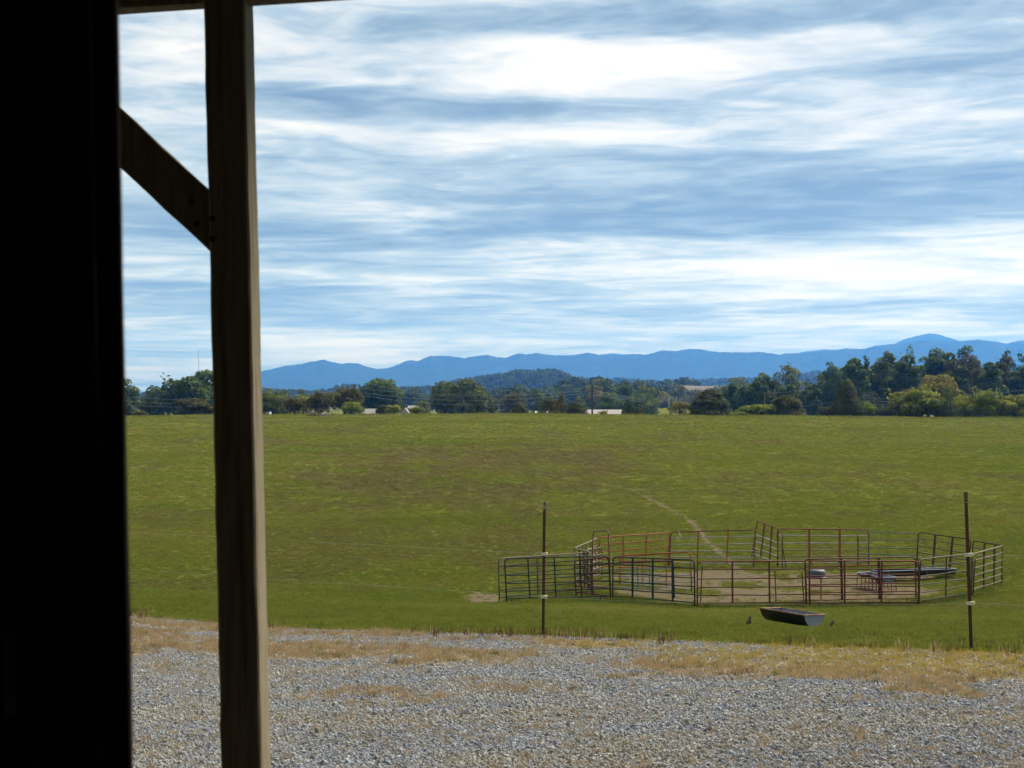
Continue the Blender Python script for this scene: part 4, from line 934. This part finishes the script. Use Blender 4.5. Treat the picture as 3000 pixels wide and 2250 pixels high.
for i in range(88):
    d = random.uniform(700, 1500); px = 330 + 22.6 * i + random.uniform(-16, 16); x = X(px, d)
    if 1895 < px < 1990 and d < 800: d += 240; x = X(px, d)
    if proto2 is None:
        proto2 = tree('tree', 'distant dark valley tree in the hazy band behind the nearer trees', 'tree', G4, px, 30, 1150, d, 'oak', 'lf_far', 1300, 777, leafsize=.85, sink=.5); continue
    c = proto2.copy(); COL.objects.link(c); c.location = (x, d, gz(x, d) - .8); c.rotation_euler = (0, 0, random.uniform(0, 6.28)); sc_ = random.uniform(.95, 1.35) * (.80 if px < 1260 else 1.0); c.scale = (sc_, sc_, sc_ * random.uniform(.85, 1.1))
    for ch in proto2.children:
        k = ch.copy(); COL.objects.link(k); k.parent = c

# --- far wooded hills: each a swell of ground under one mass of trees
def wooded_hill(name, P, d, depth, seed, spacing, crown, leaf='lf_far', per=42):
    rng = np.random.default_rng(seed); px = np.linspace(P[0][0], P[-1][0], 160); py = np.interp(px, [p[0] for p in P], [p[1] for p in P])
    Hc = (HOR - py) / F * d + CZ - crown * 1.5
    rows = np.linspace(-1, 1, 17); v = []
    f0 = lambda x, t: np.interp(x / d * F + 1500, px, Hc) * np.clip(1 - t * t, 0, 1) ** .8 - 12 * t * t
    xs = (px - 1500) / F * d
    for t in rows: v.append(np.stack([xs, np.full_like(xs, d + t * depth), f0(xs, t)], 1))
    v = np.vstack(v); n = 160; i = np.arange(16)[:, None] * n; j = np.arange(n - 1)[None, :]; f = np.stack([i + j, i + j + 1, i + n + j + 1, i + n + j], -1).reshape(-1, 4)
    tag(link_mesh(name, v, f, M['forest'], smooth=True), kind='structure')
    W_ = xs[-1] - xs[0]; nx = int(W_ / spacing); C = []
    for t in np.arange(-1, .15, spacing / depth * 1.0):
        x = xs[0] + (np.arange(nx) + rng.uniform(-.5, .5, nx)) * spacing; C.append(np.stack([x, d + (t + rng.uniform(-.4, .4, nx) * spacing / depth) * depth, f0(x, np.full(nx, t))], 1))
    C = np.vstack(C); r = crown * rng.uniform(.6, 1.25, len(C)); m = len(C)
    D = rng.normal(size=(m, per, 3)); D /= np.linalg.norm(D, axis=2, keepdims=True); D[:, :, 2] = np.abs(D[:, :, 2]) * 1.0 - .12
    P_ = (C[:, None, :] + D * r[:, None, None] * np.array([1, 1, 1.15]) + np.array([0, 0, 1.0]) * r[:, None, None] * .35).reshape(-1, 3)
    tint = np.clip(.4 + np.repeat(rng.normal(0, .2, m), per) + .22 * D[:, :, 2].ravel() + rng.normal(0, .1, m * per), 0, 1)  # random tone per tree, with lit crown tops painted paler
    lv, lf_ = leaf_quads(P_, D.reshape(-1, 3), crown * .30, rng)
    tag(link_mesh('woods', lv, lf_, M[leaf], attrs={'tint': np.repeat(tint, 4)}), kind='stuff')
wooded_hill('hill', [(1050, 1160), (1080, 1140), (1140, 1132), (1200, 1134), (1260, 1131), (1310, 1126), (1340, 1112), (1370, 1106), (1400, 1103), (1450, 1096), (1490, 1088), (1520, 1083), (1560, 1084), (1600, 1081), (1650, 1084), (1668, 1098), (1690, 1125), (1720, 1150)], 2300, 210, 41, 9.5, 6.5)
wooded_hill('hill', [(1540, 1165), (1580, 1135), (1640, 1116), (1690, 1104), (1705, 1099), (1720, 1108), (1735, 1104), (1770, 1112), (1800, 1122), (1860, 1140)], 1150, 90, 43, 8, 5.5)
wooded_hill('hill', [(1740, 1140), (1780, 1112), (1850, 1117), (1900, 1112), (1960, 1114), (2000, 1106), (2030, 1106), (2048, 1118), (2060, 1140)], 1500, 80, 47, 8.5, 5.5)
wooded_hill('hill', [(380, 1170), (450, 1140), (560, 1132), (700, 1128), (800, 1140), (930, 1142), (965, 1136), (1000, 1128), (1020, 1124), (1040, 1126), (1062, 1142), (1090, 1165)], 1900, 120, 53, 9, 5.5)
wooded_hill('hill', [(1640, 1125), (1760, 1108), (1830, 1107), (1880, 1112), (1990, 1112), (2080, 1106), (2150, 1108), (2250, 1104), (2400, 1084), (2440, 1096), (2600, 1100), (2880, 1064), (2920, 1062), (3050, 1080)], 3600, 200, 59, 16, 8)
# brown stubble field on the hillside
xs = np.linspace(X(2010, 1250), X(2150, 1250), 12); v = []
for y_, py in ((1235, 1156), (1250, 1141), (1262, 1133), (1275, 1127.5), (1300, 1130)):
    v += [(x, y_, Z(py + 2.0 * math.cos((x - xs[5]) / 14), 1250)) for x in xs]
f = [(r * 12 + c, r * 12 + c + 1, r * 12 + c + 13, r * 12 + c + 12) for r in range(4) for c in range(11)]
tag(link_mesh('field', np.array(v), f, mat_noise('stubble', (.075, .064, .038), (.105, .085, .050), .12, 1.0), smooth=True), kind='structure')

# --- brush pile on the crest
d = 243; x = X(930, d); z = gz(x, d); r = empty('brush_pile', (x, d, z)); tag(r, 'dead brush pile with a bleached root on the field crest, left of centre', 'brush pile')
rng = np.random.default_rng(4); mb = MB()
for i in range(70):
    p = np.array([rng.normal(-.2, .85), rng.normal(0, .5), abs(rng.normal(.2, .5))]); a = rng.normal(size=3) * np.array([1, .6, .6]); a /= np.linalg.norm(a); l = rng.uniform(.3, .9)
    mb.tube([p - a * l * .5, p + a * l * .5 + np.array([0, 0, .05])], [.06, .02], 5)
tag(mb.build('branch', M['dead_wood'], r), kind='stuff')
mb = MB(); mb.tube([(.55, 0, .1), (.95, -.1, .34), (1.35, 0, .42), (1.7, .1, .22)], [.16, .24, .2, .1], 8); mb.tube([(.95, -.1, .3), (.7, -.3, .62)], [.12, .05], 6); mb.tube([(1.3, 0, .4), (1.9, -.3, .5), (2.3, -.3, .3)], [.13, .09, .04], 6)
mb.build('root', M['pale_wood'], r)

# ================================================================== poles, wires and roofs beyond the crest
def pole(label, px, top, d, rad, m, arm=None, ins=(), group='utility poles behind the field', lean=0):
    x = X(px, d); z0 = gz(x, d) - .5; r = empty('utility_pole', (x, d, z0)); O = (x, d, z0); tag(r, label, 'utility pole', group)
    MB().tube([(x, d, z0), (x + lean, d, Z(top, d))], [rad * 1.2, rad * .8], 8).build('shaft', M[m], r, O)
    for (py, w) in (arm or []):
        MB().box((x, d - rad - .06, Z(py, d)), (w, 0, 0), (0, .06, 0), (0, 0, .06)).build('crossarm', M[m], r, O)
    for (ox, py) in ins:
        MB().lathe((x + ox, d - rad, Z(py, d)), [(.0, -.12), (.10, -.12), (.16, 0), (.08, .12), (.0, .14)], 8).build('insulator', M['house_white'], r, O)
    return r
pole('tall dark utility pole standing left of the pale long roof', 1735, 1126, 300, .17, 'pole_wood')
pole('dark utility pole with white insulators behind the broad brown olive tree', 1038, 1126, 320, .20, 'pole_wood', ins=((-.42, 1136), (.42, 1136), (-.3, 1147), (.42, 1154)), arm=[(1137.5, .5)])
pole('left of two pale utility poles over the bright meadow gap', 1960, 1163, 640, .14, 'pole_pale')
pole('right of two pale utility poles over the bright meadow gap', 1981, 1161, 650, .14, 'pole_pale')
def frame_pole(label, pxs, top, d, x0, x1, m, rad):
    xc = X((x0 + x1) / 2, d); z0 = gz(xc, d) - .5; O = (xc, d, z0); r = empty('frame_pole', O); tag(r, label, 'utility pole', 'frame poles behind the field')
    for px in pxs: MB().tube([(X(px, d), d, z0), (X(px, d), d, Z(top, d))], rad, 7).build('leg', M[m], r, O)
    MB().box((xc, d - .25, Z(top + 1.2, d)), ((X(x1, d) - X(x0, d)) / 2, 0, 0), (0, .1, 0), (0, 0, .12)).build('crossarm', M[m], r, O)
frame_pole('wide frame pole with two legs and a light crossarm before the right hand wood', (2240, 2268), 1149, 400, 2227, 2288, 'tan_pipe', .13)
frame_pole('dark twin frame pole above the light green rounded tree', (1476, 1503), 1137, 520, 1462, 1512, 'pole_wood', .15)
def span(label, pts, group='power lines behind the field', rad=.013):
    (x0, y0, d0), (x1, y1, d1), sag = pts; a = np.array([X(x0, d0), d0, Z(y0, d0)]); b = np.array([X(x1, d1), d1, Z(y1, d1)])
    q = [a + (b - a) * t - np.array([0, 0, sag * 4 * t * (1 - t)]) for t in np.linspace(0, 1, 17)]
    tag(MB().tube(q, rad, 4, False).build('power_line', M['wire']), label, 'power line', group)
for k, (ya, yb) in enumerate(((1136, 1143), (1147, 1149), (1154, 1155))):
    w = ('upper', 'middle', 'lower')[k]
    span(f'{w} power line from the insulator pole to the tall dark pole', ((1038, ya, 320), (1735, yb, 300), 1.35 + .5 * k))
    span(f'{w} power line falling right from the tall dark pole to the pale poles', ((1735, yb, 300), (1960, 1166 + 4 * k, 640), 1.0))
    span(f'{w} power line left of the insulator pole', ((250, 1150 + 12 * k, 330), (1038, ya, 320), 2.2))
    span(f'{w} power line leaving the pale poles towards the right', ((1981, 1166 + 4 * k, 650), (2560, 1186 + 6 * k, 420), 1.0))
    span(f'{w} power line in front of the right hand wood', ((2540, 1166 + 9 * k, 380), (3100, 1128 + 12 * k, 380), 1.2))
span('pale slack cable between the broad cedar and the tall cedar', ((2240, 1205, 395), (2560, 1156, 395), .3))
# mast on the horizon
d = 2300; x = X(582, d); zb = gz(x, d); r = empty('radio_mast', (x, d, zb)); O = (x, d, zb); tag(r, 'thin lattice radio mast rising behind the big dark oak', 'mast')
zt, zm = Z(1024, d), Z(1085, d)
for a in range(3):
    cx, cy = 1.0 * math.cos(a * 2.094), 1.0 * math.sin(a * 2.094); MB().tube([(x + cx * 1.2, d + cy * 1.2, zb), (x + cx * .8, d + cy * .8, zm), (x + cx * .25, d + cy * .25, zt)], [.16, .13, .08], 4).build('leg', M['pole_pale'], r, O)
mb = MB(); n = 40
for i in range(n):
    z0_, z1_ = zb + (zt - zb) * i / n, zb + (zt - zb) * (i + 1) / n; s0 = 1.0 * (1 - .7 * i / n)
    for a in range(3):
        p = (x + s0 * math.cos(a * 2.094), d + s0 * math.sin(a * 2.094), z0_); q = (x + s0 * math.cos((a + 1) * 2.094), d + s0 * math.sin((a + 1) * 2.094), z1_); mb.tube([p, q], .07, 3)
tag(mb.build('lattice', M['pole_pale'], r, O), kind='stuff')

def house(name, label, px0, px1, y_eave, y_ridge, d, depth, wall, roof, gable=False, group=None, windows=2):
    x0, x1 = X(px0, d), X(px1, d); xc = (x0 + x1) / 2; w = (x1 - x0) / 2; zg = gz(xc, d) - .3; ze, zr = Z(y_eave, d), Z(y_ridge, d)
    O = (xc, d, zg); r = empty(name, O); tag(r, label, 'house', group); mb = MB(); yb, yf = d + depth, d
    if gable:
        v = [(x0, yf, zg), (x1, yf, zg), (x1, yf, ze), (xc, yf, zr), (x0, yf, ze)]; v2 = [(a, yb, c) for a, b, c in v]
        mb.v = v + v2; mb.f = [(0, 1, 2, 3, 4), (9, 8, 7, 6, 5), (0, 4, 9, 5), (1, 6, 7, 2), (0, 5, 6, 1)]
        mb.build('wall', M[wall], r, O)
        rb = MB(); o = .25
        for sx, xe in ((-1, x0 - o), (1, x1 + o)):
            sl = (zr - ze) / w; rb.box(((xc + xe) / 2, (yf + yb) / 2, (zr + ze - sl * o) / 2 + .09), ((xe - xc) / 2, 0, (ze - sl * o - zr) / 2), (0, (yb - yf) / 2 + o, 0), (0, 0, .06))
        rb.build('roof', M[roof], r, O)
    else:
        mb.box((xc, (yf + yb) / 2, (zg + ze) / 2), (w, 0, 0), (0, depth / 2, 0), (0, 0, (ze - zg) / 2)); mb.build('wall', M[wall], r, O)
        rb = MB(); o = .4; ym = (yf + yb) / 2
        rb.v = [(x0 - o, yf - o, ze - .05), (x1 + o, yf - o, ze - .05), (x1 + o, ym, zr), (x0 - o, ym, zr), (x1 + o, yb + o, ze - .05), (x0 - o, yb + o, ze - .05),
                (x0 - o, yf - o, ze + .1), (x1 + o, yf - o, ze + .1), (x1 + o, ym, zr + .15), (x0 - o, ym, zr + .15), (x1 + o, yb + o, ze + .1), (x0 - o, yb + o, ze + .1)]
        rb.f = [(6, 7, 8, 9), (9, 8, 10, 11), (0, 3, 2, 1), (3, 5, 4, 2), (0, 1, 7, 6), (5, 11, 10, 4), (0, 6, 9, 3), (3, 9, 11, 5), (1, 2, 8, 7), (2, 4, 10, 8)]
        rb.build('roof', M[roof], r, O)
    for k in range(windows):
        wx = x0 + (x1 - x0) * (k + .5) / windows; hz_ = min(.6, (ze - zg) * .2)
        wf = MB().box((wx, yf - .03, ze - 1.2), (.55, 0, 0), (0, .03, 0), (0, 0, hz_)).build('window', M['house_white'], r, O)
        MB().box((wx, yf - .065, ze - 1.2), (.45, 0, 0), (0, .006, 0), (0, 0, hz_ - .1)).build('pane', M['glass'], wf, O)
    return r
house('house', 'long low house with a pale pinkish roof behind the crest', 1722, 1832, 1222, 1202, 330, 9, 'house_white', 'roof_pink')
house('house', 'little white gable house right of the bright yellow green shrub', 1177, 1193, 1207, 1197, 330, 6, 'house_white', 'roof_grey', True, windows=1)
house('house', 'house with grey roof half hidden left of the yellow green shrub', 1070, 1104, 1214, 1199, 345, 8, 'roof_grey', 'roof_grey')
house('shed', 'small white shed roof under the olive cedar', 1573, 1604, 1216, 1206, 325, 5, 'house_white', 'house_white', windows=1)
house('shed', 'second white shed roof just right of the small white shed', 1596, 1632, 1212, 1201, 332, 5, 'house_white', 'house_white', windows=1)
house('house', 'far reddish roofed house left of the big brown green oak', 1196, 1252, 1197, 1189, 620, 9, 'roof_grey', 'roof_grey', windows=3)
house('shed', 'tiny white shed at the right edge of the barn post', 781, 788, 1208, 1201, 320, 4, 'house_white', 'house_white', True, windows=0)

# ================================================================== loose stones, grass, dead grass
def scatter(name, pts, attrs, protos, m, label):
    o = link_mesh(name, pts, [], m, attrs={k: v for k, v in attrs.items() if k not in ('rot', 'var', 'scl')})
    me = o.data
    a = me.attributes.new('rot', 'FLOAT_VECTOR', 'POINT'); a.data.foreach_set('vector', attrs['rot'].astype(np.float32).ravel())
    a = me.attributes.new('scl', 'FLOAT_VECTOR', 'POINT'); a.data.foreach_set('vector', attrs['scl'].astype(np.float32).ravel())
    a = me.attributes.new('var', 'INT', 'POINT'); a.data.foreach_set('value', attrs['var'].astype(np.int32))
    cl_ = bpy.data.collections.new(name + '_pieces')
    for p in protos: cl_.objects.link(p)
    ng = bpy.data.node_groups.new(name + '_scatter', 'GeometryNodeTree')
    ng.interface.new_socket('Geometry', in_out='INPUT', socket_type='NodeSocketGeometry'); ng.interface.new_socket('Geometry', in_out='OUTPUT', socket_type='NodeSocketGeometry')
    N = ng.nodes; gi = N.new('NodeGroupInput'); go = N.new('NodeGroupOutput'); ip = N.new('GeometryNodeInstanceOnPoints'); ci = N.new('GeometryNodeCollectionInfo')
    ci.inputs['Collection'].default_value = cl_; ci.inputs['Separate Children'].default_value = True; ci.inputs['Reset Children'].default_value = True
    def na(n, t):
        q = N.new('GeometryNodeInputNamedAttribute'); q.data_type = t; q.inputs['Name'].default_value = n; return [s for s in q.outputs if s.enabled and s.name == 'Attribute'][0]
    er = N.new('FunctionNodeEulerToRotation'); L = ng.links
    L.new(na('rot', 'FLOAT_VECTOR'), er.inputs[0]); L.new(er.outputs[0], ip.inputs['Rotation']); L.new(na('scl', 'FLOAT_VECTOR'), ip.inputs['Scale'])
    ip.inputs['Pick Instance'].default_value = True; L.new(na('var', 'INT'), ip.inputs['Instance Index'])
    L.new(gi.outputs[0], ip.inputs['Points']); L.new(ci.outputs[0], ip.inputs['Instance']); L.new(ip.outputs[0], go.inputs[0])
    md = o.modifiers.new('scatter', 'NODES'); md.node_group = ng
    tag(o, kind='stuff'); return o
def proto_mesh(name, v, f, m):
    me = bpy.data.meshes.new(name); me.from_pydata(v, [], f); me.materials.append(m); return bpy.data.objects.new(name, me)
def tuft(name, m, blades, spread, h0, h1, w, bend, seed):
    rng = np.random.default_rng(seed); v = []; f = []
    for i in range(blades):
        a = rng.uniform(0, 6.283); r = spread * math.sqrt(rng.random()); bx, by = r * math.cos(a), r * math.sin(a); h = rng.uniform(h0, h1); t = rng.uniform(0, 6.283); bn = h * rng.uniform(.1, bend)
        o = rng.uniform(0, 6.283); px_, py_ = math.cos(o) * w / 2, math.sin(o) * w / 2; b = len(v)
        v += [(bx - px_, by - py_, -.01), (bx + px_, by + py_, -.01), (bx + math.cos(t) * bn * .35 + px_ * .8, by + math.sin(t) * bn * .35 + py_ * .8, h * .6), (bx + math.cos(t) * bn * .35 - px_ * .8, by + math.sin(t) * bn * .35 - py_ * .8, h * .6), (bx + math.cos(t) * bn, by + math.sin(t) * bn, h)]
        f += [(b, b + 1, b + 2, b + 3), (b + 3, b + 2, b + 4)]
    return proto_mesh(name, v, f, m)
def stone(name, seed):
    import bmesh
    rng = np.random.default_rng(seed); bm = bmesh.new(); bmesh.ops.create_icosphere(bm, subdivisions=1, radius=1)
    ax_ = rng.normal(size=(5, 3)); ax_ /= np.linalg.norm(ax_, axis=1, keepdims=True); cut = rng.uniform(.45, .8, 5)
    for q in bm.verts:
        c = np.array(q.co)
        for a, k in zip(ax_, cut):
            dd = c.dot(a)
            if dd > k: c = c - a * (dd - k)
        q.co = c * np.array([1, .8, .62])
    me = bpy.data.meshes.new(name); bm.to_mesh(me); bm.free(); me.materials.append(M['stone']); return bpy.data.objects.new(name, me)
def fan_points(n, d0, d1, power, rng, half=.40):
    """points in the wedge of ground before the barn; density falls with distance"""
    u = rng.random(n); e = 2 - power
    d = (d0 ** e + u * (d1 ** e - d0 ** e)) ** (1 / e) if abs(e) > 1e-6 else d0 * (d1 / d0) ** u
    x = rng.uniform(-half, half, n) * d; return x, d
rng = np.random.default_rng(99)
# stones
x, y = fan_points(340000, 6.2, 24, 1.2, rng); mk = masks(x, y); keep = (rng.random(len(x)) < mk['grav'] * (1 - .45 * sstep(.4, .85, mk['straw']))) & (y < edge_y(x) + .35)
x, y = x[keep], y[keep]; n = len(x); s = .0084 * np.exp(rng.normal(-.06, .42, n)) 
P = np.stack([x, y, ground(x, y) + s * .25], 1)
scatter('gravel', P, dict(rot=rng.uniform(0, 6.28, (n, 3)) * np.array([.25, .25, 1]), scl=np.stack([s * rng.uniform(.8, 1.3, n), s, s * rng.uniform(.7, 1.1, n)], 1), var=rng.integers(0, 7, n)), [stone('stone', 50 + i) for i in range(7)], M['stone'], '')
# dead grass on the gravel
x, y = fan_points(80000, 6.4, 24, .9, rng); mk = masks(x, y); sd_ = y - edge_y(x)
thin = .05 + .42 * sstep(.44, .66, fbm(x * .7, y * 1.1, 4, 131)) * (.35 + .65 * sstep(-7, -1, sd_))
pr = np.where(sd_ < 0, np.maximum(sstep(.24, .95, mk['straw']) * .58, thin), np.where(sd_ < .35, .35 * np.exp(-sd_ / .2), 0)); keep = rng.random(len(x)) < pr
x, y, sd_ = x[keep], y[keep], sd_[keep]; n = len(x); gold = sstep(-.5, 2.0, x + rng.normal(0, .5, n)) * sstep(-3.5, -1.5, sd_)
sc_ = rng.uniform(.40, .95, n) * (.78 + .25 * (1 - gold)) * np.where(mk['straw'][keep] > .4, 1, .62)
scatter('dead_grass', np.stack([x, y, ground(x, y)], 1), dict(rot=np.stack([0 * x, 0 * x, rng.uniform(0, 6.28, n)], 1), scl=np.stack([sc_, sc_, sc_ * rng.uniform(.6, 1.2, n)], 1), var=rng.integers(0, 4, n), gold=gold, green=(rng.random(n) < .05).astype(float), brown=(rng.random(n) < .03).astype(float)),
        [tuft('dead_tuft', M['straw'], 22, .075, .03, .085, .0045, .9, 70 + i) for i in range(4)], M['straw'], '')
# dry dark stems standing along the edge of the gravel
x = rng.uniform(-7, 7, 420); y = edge_y(x) + rng.normal(-.1, .28, 420); n = len(x); k = (fbm(x * .8, x * 0 + 2, 2, 77) > .42); x, y = x[k], y[k]; n = len(x); sc_ = rng.uniform(.6, 1.4, n)
scatter('dry_weeds', np.stack([x, y, ground(x, y)], 1), dict(rot=np.stack([0 * x, 0 * x, rng.uniform(0, 6.28, n)], 1), scl=np.stack([sc_] * 3, 1), var=rng.integers(0, 3, n), gold=0 * x, green=(rng.random(n) < .25).astype(float), brown=(rng.random(n) < .75).astype(float)),
        [tuft('weed_stem', M['straw'], 7, .05, .05, .12, .006, .35, 80 + i) for i in range(3)], M['straw'], '')
# living grass
PX, PY, PS, PH = [], [], [], []
for (n, d0, d1, pw, s0, h0) in ((125000, 12, 34, 1.0, 1.0, .66), (110000, 33, 80, 1.0, 1.7, 1.15), (120000, 78, 262, 1.3, 3.4, 1.5)):
    x, y = fan_points(n, d0, d1, pw, rng, .385); PX.append(x); PY.append(y); PS.append(s0 * rng.uniform(.7, 1.3, n)); PH.append(h0 * rng.uniform(.6, 1.25, n))
# ranker grass left uncut along the pipes and round the trough
for (a, b) in zip(PEN[1:6], PEN[2:7]):
    n = 260; t = rng.random(n); PX.append(a[0] + (b[0] - a[0]) * t + rng.normal(0, .10, n)); PY.append(a[1] + (b[1] - a[1]) * t + rng.normal(0, .12, n)); PS.append(rng.uniform(.8, 1.5, n)); PH.append(rng.uniform(1.2, 3.6, n) * (.5 + rng.random(n)))
n = 130; a = rng.uniform(0, 6.28, n); PX.append(ctr[0] + np.cos(a) * .6 * rng.uniform(.8, 1.3, n)); PY.append(ctr[1] + np.sin(a) * .5 * rng.uniform(.8, 1.3, n)); PS.append(rng.uniform(.6, 1.0, n)); PH.append(rng.uniform(.6, 1.5, n))
n = 2600; yy = rng.uniform(236, 258, n); PX.append(rng.uniform(-.37, .37, n) * yy); PY.append(yy); k = fbm(PX[-1] / 9, yy / 9, 3, 141); PS.append(rng.uniform(1.5, 3.0, n)); PH.append(rng.uniform(2, 5.5, n) * (.4 + 1.6 * sstep(.45, .7, k)))
x, y, s, h = map(np.concatenate, (PX, PY, PS, PH)); mk = masks(x, y); sd_ = y - edge_y(x)
h = h * np.where(np.hypot((x - ctr[0] + .1) / 1.0, (y - ctr[1] + 1.2) / 1.9) < 1, .36, 1); keep = (sd_ > -.05) & ((np.hypot(x - ctr[0], (y - ctr[1] + .35) * .8) > .80) | (rng.random(len(x)) > .93)) & (rng.random(len(x)) > sstep(.25, .65, mk['dirt']) * .94) & (rng.random(len(x)) > mk['grav'] * .9)
x, y, s, h = x[keep], y[keep], s[keep], h[keep]; mk = {k: v[keep] for k, v in mk.items()}; n = len(x)
far_ = sstep(35, 80, y); patch = (.45 + 1.0 * fbm(x / .7, y / .9, 3, 91)) * (1 - far_) + far_ * .95 + .9 * sstep(.60, .75, fbm(x / .45, y / .5, 2, 95)) * (y < 36)
scatter('grass', np.stack([x, y, ground(x, y)], 1), dict(rot=np.stack([rng.normal(0, .1, n), rng.normal(0, .1, n), rng.uniform(0, 6.28, n)], 1), scl=np.stack([s, s, h * patch * (1 - .35 * mk['dry'])], 1), var=rng.integers(0, 5, n), dry=mk['dry'], lush=mk['lush']),
        [tuft('grass_tuft', M['blade'], 26, .085, .022, .062, .0085, 1.1, 60 + i) for i in range(5)], M['blade'], '')
